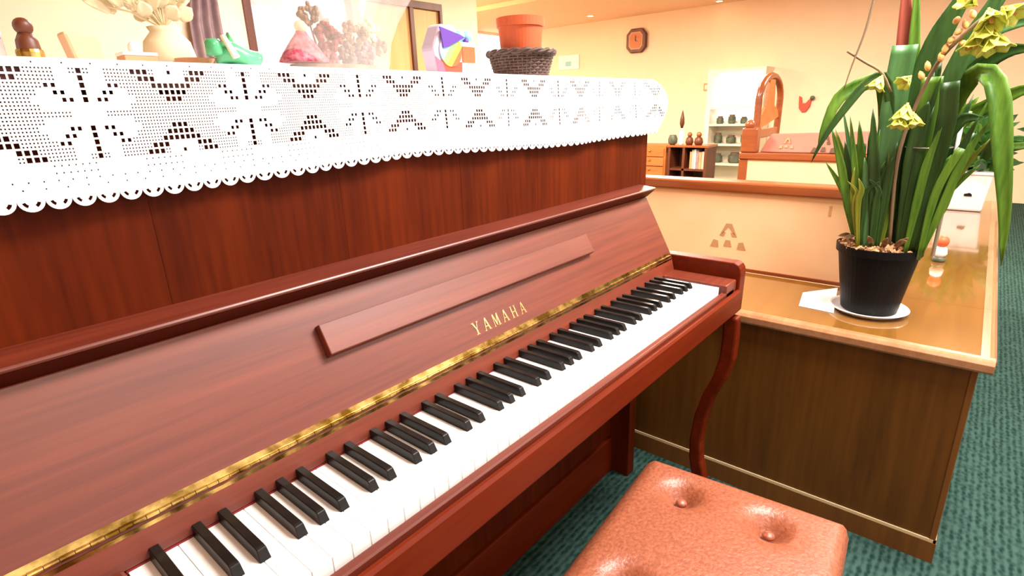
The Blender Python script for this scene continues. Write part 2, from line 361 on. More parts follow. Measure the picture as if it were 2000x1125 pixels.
# fallboard, flipped open
FX0, FX1 = PL + .045, 1.2955
fbp = [(.1475, K + .003), (.158, K + .043), (.163, K + .052), (.240, K + .196), (.2645, K + .196), (.2645, K + .150), (.215, K + .055), (.19, K + .003)]
fb = MB().prism(fbp[::-1], 0, FX0, FX1).build('fallboard', 'ph', pn, .0012)
MB().prism([(.2415, K + .1962), (.2190, K + .2160), (.2645, K + .2160), (.2645, K + .1962)][::-1], 0, FX0 - .004, FX1 + .006).build('lip_moulding', 'pl', pn)  # underside of the lip, its shade painted in with darker wood
MB().prism([(.2190, K + .2162), (.2165, K + .2175), (.2160, K + .2200), (.2180, K + .2225), (.2645, K + .2275), (.2645, K + .2162)][::-1], 0, FX0 - .004, FX1 + .006).build('fallboard_lip', 'ph', pn, .0008)
p0 = Vector((0, .163, .052 + K)); d2 = Vector((0, .077, .144)).normalized(); nn = Vector((0, -d2.z, d2.y))
def FB(x, s, h): return p0 + Vector((x, 0, 0)) + d2 * s + nn * h
def fbox(mb, x0, x1, s0, s1, h0, h1):
    return mb.add([FB(*q) for q in ((x0, s0, h0), (x1, s0, h0), (x1, s1, h0), (x0, s1, h0), (x0, s0, h1), (x1, s0, h1), (x1, s1, h1), (x0, s1, h1))],
                  [(3, 2, 1, 0), (4, 5, 6, 7), (0, 1, 5, 4), (1, 2, 6, 5), (2, 3, 7, 6), (3, 0, 4, 7)])
ms = MB().add([FB(*q) for q in ((.279, .074, .0), (.948, .074, .0), (.948, .121, .0), (.279, .121, .0), (.279, .0765, .015), (.948, .0765, .015), (.948, .121, .0125), (.279, .121, .0125))],
              [(3, 2, 1, 0), (4, 5, 6, 7), (0, 1, 5, 4), (1, 2, 6, 5), (2, 3, 7, 6), (3, 0, 4, 7)])
ms.build('music_ledge', 'ph', fb, .0015)
hg = MB(); fbox(hg, FX0 + .004, FX1 - .004, -.0075, .0005, -.001, .0008)     # brass leaf
hx = FX0 + .006; q = 0
while hx < FX1 - .02:                      # knuckles of the piano hinge
    L = .0115; r = .0030 if q % 2 else .0026
    a = FB(hx, -.0095, .0012); b = FB(hx + L, -.0095, .0012); hg.tube([a, b], r, 10); hx += L + .0006; q += 1
MB.box(hg, FX0 + .004, FX1 - .004, .1555, .1572, K + .0335, K + .0385)
hg.build('brass_hinge', 'brass', fb)
# gold lettering Y A M A H A : thick and thin strokes with small serifs
def stroke(x0, y0, x1, y1, wd): return [(x0 - wd / 2, y0), (x0 + wd / 2, y0), (x1 + wd / 2, y1), (x1 - wd / 2, y1)]
def serif(x, y, wd=.36): return [(x - wd / 2, y - .03), (x + wd / 2, y - .03), (x + wd / 2, y + .03), (x - wd / 2, y + .03)]
A_ = [stroke(.08, 0, .42, 1, .09), stroke(.78, 0, .46, 1, .19), [(.2, .30), (.66, .30), (.66, .37), (.2, .37)], serif(.08, .03, .26), serif(.78, .03, .32)]
GL = {'Y': [stroke(.44, .0, .44, .45, .19), stroke(.44, .42, .1, 1, .18), stroke(.46, .42, .78, 1, .09), serif(.44, .03, .4), serif(.1, .97, .3), serif(.78, .97, .26)],
      'A': A_,
      'M': [stroke(.06, 0, .1, 1, .08), stroke(.16, 1, .44, .08, .17), stroke(.44, .08, .74, 1, .08), stroke(.82, 0, .78, 1, .19), serif(.06, .03, .24), serif(.82, .03, .34)],
      'H': [stroke(.14, 0, .14, 1, .18), stroke(.74, 0, .74, 1, .18), [(.14, .46), (.74, .46), (.74, .54), (.14, .54)], serif(.14, .03, .34), serif(.14, .97, .34), serif(.74, .03, .34), serif(.74, .97, .34)]}
for i, ch in enumerate('YAMAHA'):
    m = MB(); ox = .5405 + i * .0251
    for poly in GL[ch]:
        lo = [FB(ox + .002 + x * .0165, .0165 + y * .0225, -.0003) for x, y in poly]; hi = [FB(ox + .002 + x * .0165, .0165 + y * .0225, .0006) for x, y in poly]
        m.add(lo + hi, [(3, 2, 1, 0), (4, 5, 6, 7), (0, 1, 5, 4), (1, 2, 6, 5), (2, 3, 7, 6), (3, 0, 4, 7)])
    m.build('letter', 'gold', fb)
# ------------------------------------------------------------------ crocheted runner on the piano
rn = empty('lace_runner', (.61, .27, TOPZ), 'white crocheted lace runner with scalloped edge draped over the piano top', 'lace runner')
CW, CH, ROWS = .0058, .0066, 19
PER = 28; XC = .173                         # motif period in cells, centre of one hourglass
UA, UB = PL + .002, 1.33
def LS(u, v):
    rip = .0035 * math.sin(u * 21 + .6) * (v / .12) + .002 * math.sin(u * 47) * (v / .12)
    g = max(0., min(1., (u - 1.20) / .15)) ** 2
    r = .0065 + .05 * v + g * (.034 * math.sin(math.pi * min(1, v / .135) ** .75) + .008 * v / .13) + max(rip, -.001 - .02 * v)
    z = TOPZ + .001 - v * (1 + .02 * math.sin(u * 9)) - .004 * (v / .13) * math.sin(u * 5.0 + 2.2)
    if u <= UB: return (u, YU - .004 - r, z)
    t = (u - UB) / .045
    if t < math.pi / 2: return (UB + (r + .014) * math.sin(t), YU - .004 + .014 - (r + .014) * math.cos(t), z)
    return (UB + r + .014, YU + .010 + (u - UB - .045 * math.pi / 2), z)
def cell_kind(i, j):
    c = (i + .5) * CW + UA - XC; ci = round(c / CW)
    hx_ = ((ci + PER // 2) % PER) - PER // 2            # distance to hourglass centre
    sx_ = ((ci) % PER) - PER // 2                       # distance to star centre
    row = j - 7                                          # motif centre row
    if abs(row) <= 6:
        a = abs(row); ah = abs(hx_)
        op = {6: (4, 6), 5: (3, 5), 4: (0, 3), 3: (0, 2), 2: (0, 1)}.get(a)
        if op and op[0] <= ah <= op[1]: return 'open'
        if a == 6 and ah == 0: return 'mid'
        if a in (5, 6) and ah < 3: return 'solid'
        x, y = sx_ * CW, row * CH; r = math.hypot(x, y); an = math.atan2(y, x)
        if r < .046:
            k = round(an / (math.pi / 4)) * math.pi / 4
            bb = abs(-x * math.sin(k) + y * math.cos(k))
            if .012 < r < .040 and bb < .0030:
                diag = abs(round(k / (math.pi / 4))) % 2
                if diag or sx_ == 0: return 'mid' if diag else 'open'
                return 'mesh'
            if r < .012: return 'solid'
            k = (math.floor(an / (math.pi / 4)) + .5) * math.pi / 4
            aa = x * math.cos(k) + y * math.sin(k); bb = abs(-x * math.sin(k) + y * math.cos(k))
            if bb < min(aa * .42, (.047 - aa) * .8): return 'solid'
        return 'mesh'
    if j == 0: return 'solid' if i % 4 else 'fine'
    if j in (14, 15): return 'fine' if (i // 7) % 2 else 'solid'
    if j == 16: return 'fine' if i % 2 else 'solid'
    return 'solid' if j != 17 else ('fine' if i % 3 == 0 else 'solid')
def ring(mb, u0, u1, v0, v1, m):
    du, dv = (u1 - u0) * m, (v1 - v0) * m
    o = [(u0, v0), (u1, v0), (u1, v1), (u0, v1)]; q = [(u0 + du, v0 + dv), (u1 - du, v0 + dv), (u1 - du, v1 - dv), (u0 + du, v1 - dv)]
    mb.add([LS(*p) for p in o + q], [(0, 1, 5, 4), (1, 2, 6, 5), (2, 3, 7, 6), (3, 0, 4, 7)])
lc = MB(); NC = int((UB + .045 * math.pi / 2 + .20 - UA) / CW)
MARG = dict(open=.14, mid=.22, mesh=.315, fine=.39)
for i in range(NC):
    for j in range(ROWS):
        u0, v0 = UA + i * CW, j * CH; kd = cell_kind(i, j)
        if kd == 'solid': lc.add([LS(u0, v0), LS(u0 + CW, v0), LS(u0 + CW, v0 + CH), LS(u0, v0 + CH)], [(0, 1, 2, 3)])
        elif kd == 'mesh':          # four small holes per cell
            for a_ in (0, .5):
                for b_ in (0, .5): ring(lc, u0 + a_ * CW, u0 + (a_ + .5) * CW, v0 + b_ * CH, v0 + (b_ + .5) * CH, .27)
        else: ring(lc, u0, u0 + CW, v0, v0 + CH, MARG[kd])
lc.build('crochet_front', 'lace', rn, solid=.0011)
sc_ = MB(); PIT = .0212; v0 = ROWS * CH; NS = 12
for k in range(int(NC * CW / PIT)):
    uc = UA + (k + .5) * PIT
    def E(s, q): a = math.pi * q / NS; return LS(uc - PIT / 2 * s * math.cos(a), v0 - .0006 + .0105 * s * math.sin(a))
    for q in range(NS):
        sc_.add([E(1.0, q), E(1.0, q + 1), E(.70, q + 1), E(.70, q)], [(3, 2, 1, 0)])
        if q not in (1, 2, 3, 8, 9, 10): sc_.add([E(.72, q), E(.72, q + 1), E(.42, q + 1), E(.42, q)], [(3, 2, 1, 0)])
    sc_.add([E(.44, q) for q in range(NS + 1)], [tuple(range(NS + 1))[::-1]])
sc_.build('scalloped_edging', 'lace', rn, solid=.0014)
MB().box(UA, UB + .010, YU - .0105, .56, TOPZ + .0005, TOPZ + .002).build('crochet_top', 'lace', rn)
TZ = TOPZ + .002

# ------------------------------------------------------------------ piano stool
SL, SW, SH = .65, .375, K - .25
th = math.radians(4.7); far = Vector((.842, -.195, 0)); sc0 = far - Vector((math.cos(th), math.sin(th), 0)) * SL / 2
st = empty('piano_stool', sc0, 'reddish brown leather piano stool with deep button tufts', 'stool')
smx = Matrix.Translation(sc0) @ Matrix.Rotation(th, 4, 'Z')
tuf = [(a, b) for a in (-.245, -.0, .245) for b in (-.075, .075)]
tuf = [(a + .0, b) for a, b in tuf]
cs = MB(); nx, ny = 110, 66; vs = []
def edge(t, half, r): d = half - abs(t); return 0 if d > r else (1 - math.sqrt(max(0, 1 - ((r - d) / r) ** 2)))
for j in range(ny + 1):
    for i in range(nx + 1):
        x = -SL / 2 + SL * i / nx; y = -SW / 2 + SW * j / ny
        z = SH + .010 * (1 - (2 * x / SL) ** 2) * (1 - (2 * y / SW) ** 2)
        z -= max(.022 * edge(x, SL / 2, .012), .075 * edge(y, SW / 2, .046) if y > 0 else .030 * edge(y, SW / 2, .022))
        for a, b in tuf:
            d = math.hypot(x - a, (y - b)); z -= .038 * math.exp(-(d / .028) ** 2)
        vs.append((x, y, z))
n1 = (nx + 1) * (ny + 1); fs = [(j * (nx + 1) + i, j * (nx + 1) + i + 1, (j + 1) * (nx + 1) + i + 1, (j + 1) * (nx + 1) + i) for j in range(ny) for i in range(nx)]
rim = [i for i in range(nx + 1)] + [(j) * (nx + 1) + nx for j in range(1, ny + 1)] + [ny * (nx + 1) + i for i in range(nx - 1, -1, -1)] + [j * (nx + 1) for j in range(ny - 1, 0, -1)]
for q in rim: x, y, z = vs[q]; vs.append((x, y, SH - .080))
nr = len(rim)
for q in range(nr): fs.append((rim[(q + 1) % nr], rim[q], n1 + q, n1 + (q + 1) % nr))
cs.add(vs, fs).xf(smx).build('cushion', 'leather', st, smooth=True)
for a, b in tuf:
    MB().ball((a, b, SH - .026 + .010 * (1 - (2 * a / SL) ** 2) * (1 - (2 * b / SW) ** 2) * .0 + .006), .0105, 14, 8, .6).xf(smx).build('button', 'leather', st, smooth=True)
MB().box(-SL / 2 + .004, SL / 2 - .004, -SW / 2 + .004, SW / 2 - .004, SH - .145, SH - .079).xf(smx).build('seat_box', 'leather_d', st, .006)
for a in (-1, 1):
    for b in (-1, 1):
        x, y = a * (SL / 2 - .035), b * (SW / 2 - .035)
        MB().add([(x - .024, y - .024, SH - .145), (x + .024, y - .024, SH - .145), (x + .024, y + .024, SH - .145), (x - .024, y + .024, SH - .145),
                  (x - .016, y - .016, 0), (x + .016, y - .016, 0), (x + .016, y + .016, 0), (x - .016, y + .016, 0)],
                 [(0, 1, 2, 3), (7, 6, 5, 4), (0, 4, 5, 1), (1, 5, 6, 2), (2, 6, 7, 3), (3, 7, 4, 0)]).xf(smx).build('leg', 'pb', st, .003)
kn = MB().tube([(SL / 2 - .006, .02, SH - .095), (SL / 2 + .022, .02, SH - .095)], .007, 12).tube([(SL / 2 + .020, .02, SH - .095), (SL / 2 + .04, .02, SH - .095)], .022, 16)
kn.xf(smx).build('height_knob', 'chrome', st, .002)

# ------------------------------------------------------------------ low counter with long ledge
CT = K - .137
ct = empty('wooden_counter', (2.2, -.3, 0), 'low brown wooden counter with glossy top and pale rounded edge beside the piano', 'counter')
box('end_panel', 'cwood', 1.468, 1.49, -.519, .95, .035, CT - .03, ct)
cl = empty('wooden_ledge', (2.9, -.4, 0), 'long narrow glossy wooden ledge running along the aisle behind the counter', 'ledge')
box('aisle_panel', 'cwood', 1.49, 1.8515, -.519, -.499, .035, CT - .03, ct)
box('aisle_panel', 'cwood', 1.8525, 3.95, -.519, -.499, .035, CT - .03, cl)
box('corner_post', 'cbase', 1.4655, 1.48, -.5215, -.508, .035, CT - .03, ct, .002)
box('trim_strip', 'trimline', 1.464, 1.47, -.523, .95, .060, .068, ct)
box('trim_strip', 'trimline', 1.464, 1.8515, -.523, -.517, .060, .068, ct)
box('trim_strip', 'trimline', 1.8525, 3.95, -.523, -.517, .060, .068, cl)
box('plinth', 'cbase', 1.4625, 1.8515, -.5245, -.49, 0, .060, ct)
box('plinth', 'cbase', 1.8525, 3.95, -.5245, -.49, 0, .060, cl)
box('plinth', 'cbase', 1.4625, 1.50, -.49, .95, 0, .060, ct)
box('inner_panel', 'cwood', 1.90, 3.95, -.262, -.245, 0, CT - .03, cl)
def edge_prof(a, s):          # bullnose: a = outer coordinate, s = direction inward
    return [(a + s * .030, CT - .030), (a + s * .004, CT - .030), (a, CT - .024), (a, CT - .008), (a + s * .006, CT - .001), (a + s * .014, CT + .0015), (a + s * .030, CT + .0015)]
MB().prism(edge_prof(1.445, 1), 1, -.545, .95).build('edge_moulding', 'cedge', ct, .001)
MB().prism(edge_prof(-.548, 1), 0, 1.475, 1.8515).build('edge_moulding', 'cedge', ct)
MB().prism(edge_prof(-.548, 1), 0, 1.8525, 3.95).build('edge_moulding', 'cedge', cl)
box('top_board', 'ctop', 1.475, 1.8515, -.518, .95, CT - .03, CT, ct)
box('top_board', 'ctop', 1.8525, 3.95, -.518, -.245, CT - .03, CT, cl)

# ------------------------------------------------------------------ bench rows
def emblem(par, x, yc, zc, s, m, slope=0.):
    for poly in ([(-.36, -.10), (-.30, -.10), (0, .28), (.30, -.10), (.36, -.10), (.12, .42), (-.12, .42)],
                 [(-.22, .05), (-.1, .05), (-.16, -.12), (-.3, -.12)][::-1], [(.22, .05), (.1, .05), (.16, -.12), (.3, -.12)],
                 [(-.72, -.62), (-.36, -.62), (-.40, -.34), (-.60, -.30)][::-1], [(-.16, -.55), (.18, -.55), (.1, -.28), (-.1, -.28)][::-1], [(.40, -.62), (.76, -.62), (.62, -.30), (.44, -.34)][::-1]):
        n = len(poly); m_ = MB()
        a = [(x + slope * q * s, yc - p * s, zc + q * s) for p, q in poly]; b = [(x + slope * q * s - .0008, yc - p * s, zc + q * s) for p, q in poly]
        m_.add(a + b, [tuple(range(n)), tuple(range(2 * n - 1, n - 1, -1))] + [(i, i + n, (i + 1) % n + n, (i + 1) % n) for i in range(n)]).build('emblem_piece', m, par)
def bench(name, label, X, y0, y1, ztop, embs, zb, base_y1=None):
    b = empty(name, (X + .2, (y0 + y1) / 2, 0), label, 'bench', 'booth benches')
    up = MB().box(X, X + .05, y0 + .02, y1 - .02, zb, ztop - .035).build('back_panel', 'uph', b, .006)
    for yc, zc, s, m in embs: emblem(up, X - .0002, yc, zc, s, m)
    MB().box(X - .012, X + .07, y0, y1, ztop - .035, ztop).build('top_rail', 'bwood', b, .006)
    box('end_post', 'bwood', X - .005, X + .06, y0 - .0, y0 + .045, 0, ztop - .035, b, .004)
    box('end_post', 'bwood', X - .005, X + .06, y1 - .045, y1, 0, ztop - .035, b, .004)
    box('seat', 'uph2', X + .055, X + .50, y0 + .02, y1 - .02, .32, .43, b, .02)
    box('seat_base', 'bwood', X + .06, X + .46, y0 + .03, y1 - .03, 0, .32, b)
    return b, up
b1, u1 = bench('booth_bench', 'peach upholstered booth bench with wooden top rail backing onto the counter', 1.859, -.235, 1.6, K + .173,
               [(.200, K - .008, .085, 'emblem')], CT + .001)
box('seam_tab', 'emblem2', 1.8576, 1.860, -.110, -.102, K + .085, K + .115, u1)
box('base_rail', 'bwood', 1.8525, 1.859, -.215, .95, CT + .0015, CT + .013, b1)
b2, u2 = bench('booth_bench', 'peach booth bench with tall rose cushion behind its rail', 3.0, -.235, .56, K + .175, [], .08)
zc0, zc1 = K + .176, K + .285
rose = MB().add([(3.03, -.20, zc0), (3.03, .47, zc0), (3.09, .44, zc1 - .02), (3.09, -.2, zc1), (3.12, -.2, zc1), (3.12, .42, zc1 - .02), (3.10, .47, zc0), (3.10, -.2, zc0)],
                [(0, 1, 2, 3)[::-1], (3, 2, 5, 4)[::-1], (4, 5, 6, 7)[::-1], (7, 6, 1, 0)[::-1], (0, 3, 4, 7)[::-1], (1, 6, 5, 2)[::-1]]).build('rose_cushion', 'uph2', b2, .008)
for yc, s, m in ((.345, .048, 'emblem'), (.172, .075, 'emblem_d')):
    emblem(rose, 3.0552, yc, K + .226, s, m, .60)
box('arm_post', 'bwood', 2.985, 3.05, .475, .555, K + .175, K + .30, b2, .008)
MB().ball((3.015, .525, K + .315), .026, 14, 8).build('post_knob', 'bwood', b2, smooth=True)

# arched chair seen edge-on behind the second bench
ch = empty('arch_back_chair', (3.6, .78, 0), 'tall arch-backed wooden chair standing behind the rose cushion', 'chair')
ca, cb, cz0, cz1, cy = 3.40, 3.82, .40, K + .572, .610
arch = [(ca, cy, .42)] + [(ca + .005, cy, z) for z in (.7, .95)] + [((ca + cb) / 2 - (cb - ca) / 2 * math.cos(q * math.pi / 10), cy, cz1 - .13 + .13 * math.sin(q * math.pi / 10)) for q in range(11)] + [(cb - .005, cy, .95), (cb, cy, .7), (cb, cy, .42)]
MB().tube(arch, .020, 10).build('arched_frame', 'bwood', ch, smooth=True)
MB().prism([(ca + .16, cz1 - .02), (ca + .13, cz1 - .17), (ca + .05, cz1 - .22), (ca + .02, cz1 - .30), (cb - .02, cz1 - .24), (cb - .05, cz1 - .20), (cb - .13, cz1 - .17), (cb - .16, cz1 - .02)], 1, cy - .008, cy + .008).build('splat', 'orangewood', ch)
box('cross_rail', 'bwood', ca + .01, cb - .01, cy - .012, cy + .012, K + .22, K + .27, ch, .004)
box('seat', 'bwood', ca - .03, cb + .03, cy - .02, cy + .44, .40, .44, ch, .006)
for x in (ca, cb):
    for y in (cy, cy + .40): box('leg', 'bwood', x - .02, x + .02, y - .018, y + .022, 0, .40, ch, .003)

# ------------------------------------------------------------------ far side of the room
FXW = X1
def far_clock():
    c = Vector((FXW, 3.83, K + 1.335)); e = empty('wall_clock', c, 'octagonal dark brown wall clock with pale square dial', 'clock')
    def octo(r, k): return [(c.y + p * r * 1.0, c.z + q * r * 1.06) for p, q in ((-1, -k), (-k, -1), (k, -1), (1, -k), (1, k), (k, 1), (-k, 1), (-1, k))]
    MB().prism(octo(.158, .55), 0, FXW - .07, FXW - .001).build('case', 'dbrown', e, .012)
    MB().prism(octo(.112, .62), 0, FXW - .076, FXW - .069).build('dial_ring', 'tan', e)
    MB().prism(octo(.095, .62), 0, FXW - .079, FXW - .075).build('dial', 'orangewood', e)
    MB().prism([(c.y - .006, c.z), (c.y + .006, c.z), (c.y + .004, c.z + .07), (c.y - .004, c.z + .07)], 0, FXW - .083, FXW - .08).build('minute_hand', 'dark_metal', e)
    MB().prism([(c.y, c.z - .006), (c.y, c.z + .006), (c.y - .045, c.z - .02)], 0, FXW - .083, FXW - .08).build('hour_hand', 'dark_metal', e)
far_clock()
y0, y1, zt = 1.88, 2.53, K + .80
lcab = empty('lit_cabinet', (FXW - .2, 2.2, 0), 'bright white lit cabinet with shelves of dark goods against the far wall', 'cabinet')
box('back_board', 'lit', FXW - .04, FXW - .002, y0, y1, .9, zt, lcab)
box('back_board', 'offwhite', FXW - .04, FXW - .002, y0, y1, 0.0, .9, lcab)
box('side_panel', 'offwhite', FXW - .34, FXW - .04, y1 - .0, y1 + .06, 0, zt, lcab)
box('side_panel', 'offwhite', FXW - .34, FXW - .04, y0 - .03, y0, 0, zt, lcab)
box('top_board', 'offwhite', FXW - .34, FXW - .002, y0 - .03, y1 + .06, zt, zt + .04, lcab)
for z in (.05, .32, .58, .84, 1.06): box('shelf', 'offwhite', FXW - .34, FXW - .04, y0, y1, z, z + .025, lcab)
gk = 0
for z, lvl, items in ((.865, 'upper', ((.10, .11, .10), (.26, .12, .12), (.42, .11, .09))), (.605, 'middle', ((.09, .13, .14), (.27, .15, .11), (.46, .14, .15))), (.345, 'lower', ((.1, .16, .12), (.34, .2, .14)))):
    for k, (o_, wd, h) in enumerate(items):
        r = wd * .42; e = empty('storage_jar', (FXW - .2, y1 - o_, z), 'dark green storage jar on the %s shelf of the lit cabinet' % lvl, 'jar', 'jars in the lit cabinet')
        MB().lathe([(r * .8, 0), (r, h * .15), (r, h * .7), (r * .75, h * .82), (1e-6, h * .82)], (FXW - .2, y1 - o_, z), 16).build('jar_body', 'dgreen', e)
        MB().lathe([(r * .7, h * .82), (r * .72, h), (1e-6, h)], (FXW - .2, y1 - o_, z), 16).build('jar_lid', 'wicker2', e)
# low bookcase with drawers beside it
p = onp(1303, 330, 0, 6.7); pr_ = onp(1378, 330, 0, 6.7); zt = onp(1340, 288, 0, 6.7).z
bc = empty('low_bookcase', (6.9, (p.y + pr_.y) / 2, 0), 'dark brown low bookcase holding upright books near the far wall', 'bookcase')
ya, yb = pr_.y, p.y
for y in (ya, yb - .03, yb - .22): box('upright', 'dbrown', 6.7, 7.0, y, y + .03, 0, zt, bc)
for z in (.04, .34): box('shelf', 'dbrown', 6.7, 7.0, ya + .03, yb - .03, z, z + .025, bc)
box('top_board', 'bwood', 6.69, 7.0, ya - .02, yb + .02, zt, zt + .025, bc)
box('back_board', 'dbrown', 7.0, 7.012, ya, yb, 0, zt, bc)
y = ya + .045; k = 0
while y < yb - .28:
    t = R.uniform(.022, .04); h = R.uniform(.2, .27)
    o = box('book', ('book', 'tan', 'mauve', 'offwhite')[k % 4], 6.74, 6.92, y, y + t, .365, .365 + h); tag(o, 'upright book on the middle shelf of the low bookcase', 'book', 'books in the low bookcase'); y += t + .004; k += 1
dpz = onp(1283, 284, 0, 6.7).z; dyl = onp(1262, 320, 0, 6.7).y
dc = empty('drawer_chest', (6.9, yb + .3, 0), 'orange wooden chest of drawers next to the low bookcase', 'chest')
box('body', 'orangewood', 6.72, 7.1, yb + .04, dyl + .25, 0, dpz, dc)
for k in range(5):
    z = .03 + k * (dpz - .05) / 5; d_ = box('drawer', 'orangewood', 6.70, 6.72, yb + .06, dyl + .23, z, z + (dpz - .05) / 5 - .015, dc, .003)
    MB().ball((6.69, yb + .25, z + .07), .014, 10, 6).build('knob', 'brass', d_)
def vase(name, label, c, prof, m, cat='vase'):
    return tag(MB().lathe(prof, c, 20).build(name, m, None, smooth=True), label, cat)
q = onp(1314, 275, 0, 6.8); vase('dark_pot', 'dark green squat pot on the low bookcase', (6.8, q.y, zt + .025), [(.03, 0), (.055, .02), (.06, .07), (.045, .11), (.04, .12)], 'dgreen', 'pot')
q = onp(1331, 262, 0, 6.8)
bt = empty('candle_bottle', (6.8, q.y, zt + .025), 'slim white bottle with tall brown pointed stopper on the low bookcase', 'bottle')
MB().lathe([(.028, 0), (.03, .02), (.03, .14), (.014, .18), (.012, .2)], (6.8, q.y, zt + .025), 16).build('bottle_body', 'ceramic', bt, smooth=True)
MB().lathe([(.012, .2), (.03, .26), (.026, .32), (.002, .42)], (6.8, q.y, zt + .025), 16).build('stopper', 'dbrown', bt, smooth=True)
for px, s, lb in ((1346, .05, 'small brown rounded figurine next to the slim white bottle'), (1364, .055, 'small brown rounded figurine at the bookcase end away from the bottle')):
    q = onp(px, 285, 0, 6.8)
    e = empty('shelf_figurine', (6.8, q.y, zt + .025), lb, 'figurine', 'bookcase figurines')
    MB().lathe([(s * .7, 0), (s, .03), (s * .8, .08), (s * .4, .1)], (6.8, q.y, zt + .025), 16).build('body', 'dbrown', e, smooth=True)
    MB().ball((6.8, q.y, zt + .025 + .125), s * .6, 14, 8).build('head', 'bwood', e, smooth=True)
q0, q1 = onp(1092, 110, 0, FXW), onp(1132, 134, 0, FXW)
nb = empty('notice_board', (FXW, (q0.y + q1.y) / 2, q1.z), 'pale notice with small green mark on the far wall', 'notice')
MB().box(FXW - .02, FXW - .002, q1.y, q0.y, q1.z, q0.z).build('sheet', 'paper', nb, .004)
MB().box(FXW - .024, FXW - .02, (q0.y + q1.y) / 2 - .05, (q0.y + q1.y) / 2 + .06, q1.z + .05, q1.z + .12).build('green_mark', 'cyan', nb)
q0 = onp(1383, 170, 0, FXW); sw_ = empty('light_switch', q0, 'small grey light switch plate beside the lit cabinet', 'switch')
MB().box(FXW - .012, FXW - .001, q0.y - .06, q0.y + .06, q0.z - .05, q0.z + .05).build('plate', 'tan', sw_, .003)
for d_ in (-.025, .025): MB().box(FXW - .018, FXW - .012, q0.y + d_ - .016, q0.y + d_ + .016, q0.z - .03, q0.z + .03).build('rocker', 'offwhite', sw_, .002)
q0, q1 = onp(930, 66, 1, YB), onp(985, 150, 1, YB)
w4 = struct(bpy.data.objects.new('window_4', None)); COL.objects.link(w4)
MB().box(q0.x, q1.x, YB - .012, YB - .004, 1.0, q0.z).build('pane', 'lit', w4)
fr = MB()
for a_, b_, c_, d_ in ((q0.x - .05, q1.x + .05, .95, 1.0), (q0.x - .05, q1.x + .05, q0.z, q0.z + .05), (q0.x - .05, q0.x, 1.0, q0.z), (q1.x, q1.x + .05, 1.0, q0.z)): fr.box(a_, b_, YB - .03, YB - .001, c_, d_)
fr.build('window_frame', 'offwhite', w4)
# red rooster ornament on the far wall
q = onp(1570, 203, 0, FXW - .03)
ro = empty('rooster_ornament', q, 'small red rooster ornament on the far wall', 'ornament')
MB().prism([(q.y + a * .09, q.z + b * .09) for a, b in ((-.9, .9), (-.5, .5), (-.2, .1), (.25, .1), (.4, .9), (.75, 1.1), (.7, .3), (.6, -.6), (.2, -1.1), (-.3, -1.1), (-.8, -.3))], 0, FXW - .03, FXW - .003).build('body', 'red', ro, .004)
MB().ball((FXW - .03, q.y - .09, q.z + .07), .028, 10, 6).build('head', 'dgreen', ro)

# ------------------------------------------------------------------ orchid on the counter
pc = Vector((1.665, -.268, CT))
tag(MB().lathe([(.066, 0), (.080, .002), (.094, .012), (.097, .014), (.095, .016), (.088, .012), (.070, .006), (1e-6, .006)], pc, 48).build('saucer', 'ceramic', None, smooth=True), 'round white ceramic saucer under the black flowerpot', 'saucer')
op = empty('orchid_plant', (pc.x, pc.y, CT + .006), 'tall orchid with strap leaves and yellow-green flowers in a black plastic pot', 'plant')
H = .186
MB().lathe([(.064, .0), (.068, .004), (.094, H - .022), (.100, H - .020), (.101, H), (.095, H), (.089, H - .02), (1e-6, H - .02)], (pc.x, pc.y, CT + .006), 48).build('flowerpot', 'blackpot', op, smooth=False)
bm_ = MB()
for k in range(420):
    a = R.uniform(0, 6.283); r = .094 * math.sqrt(R.random()); s = R.uniform(.004, .009)
    c = Vector((pc.x + r * math.cos(a), pc.y + r * math.sin(a), CT + H + .003 + .018 * (1 - r / .094) + R.uniform(-.004, .004)))
    mx_ = Matrix.Translation(c) @ Matrix.Rotation(R.uniform(0, 6), 4, Vector((R.random(), R.random(), R.random() + .1)).normalized())
    q = MB().box(-s, s, -s * .6, s * .6, -s * .35, s * .35).xf(mx_); bm_.add(q.v, q.f)
bo = bm_.build('bark_chips', 'bark', op); bo['kind'] = 'stuff'
def spl(pts, n=18):            # Catmull-Rom through points
    P = [Vector(p) for p in pts]; P = [P[0] * 2 - P[1]] + P + [P[-1] * 2 - P[-2]]; out = []
    m = len(P) - 3
    for i in range(n + 1):
        t = m * i / n; k = min(int(t), m - 1); u = t - k; a, b, c, d = P[k:k + 4]
        out.append(.5 * ((2 * b) + (c - a) * u + (2 * a - 5 * b + 4 * c - d) * u * u + (3 * b - a - 3 * c + d) * u ** 3))
    return out
def leaf(par, pts, wmax, m, tipcut=False, fold=.35, n=18, name='leaf', face=None):
    L = spl(pts, n); vs = []; fs = []
    for i, p in enumerate(L):
        t = i / n; tg = (L[min(i + 1, n)] - L[max(i - 1, 0)]).normalized()
        f = face or (CAMP - p).normalized(); s = tg.cross(f)
        if s.length < 1e-3: s = tg.cross(Vector((0, 0, 1)))
        s.normalize(); nr = s.cross(tg).normalized()
        wv = wmax * min(1, .45 + t * 1.6) * (1 if tipcut else min(1, ((1 - t) / .35)) ** .7 + .02) / 2
        for k in (-1, -.5, 0, .5, 1): vs.append(p + s * wv * k + nr * (abs(k) * fold * wv))
    for i in range(n):
        for k in range(4): fs.append((i * 5 + k, i * 5 + k + 1, i * 5 + 6 + k, i * 5 + 5 + k))
    return MB().add(vs, fs).build(name, m, par, smooth=True, solid=.0012)
def O(px, py, X): return onp(px, py, 0, X)
zb = CT + H + .004
def base(px, X): q = O(px, 445, X); return Vector((q.x, q.y, zb - .012))
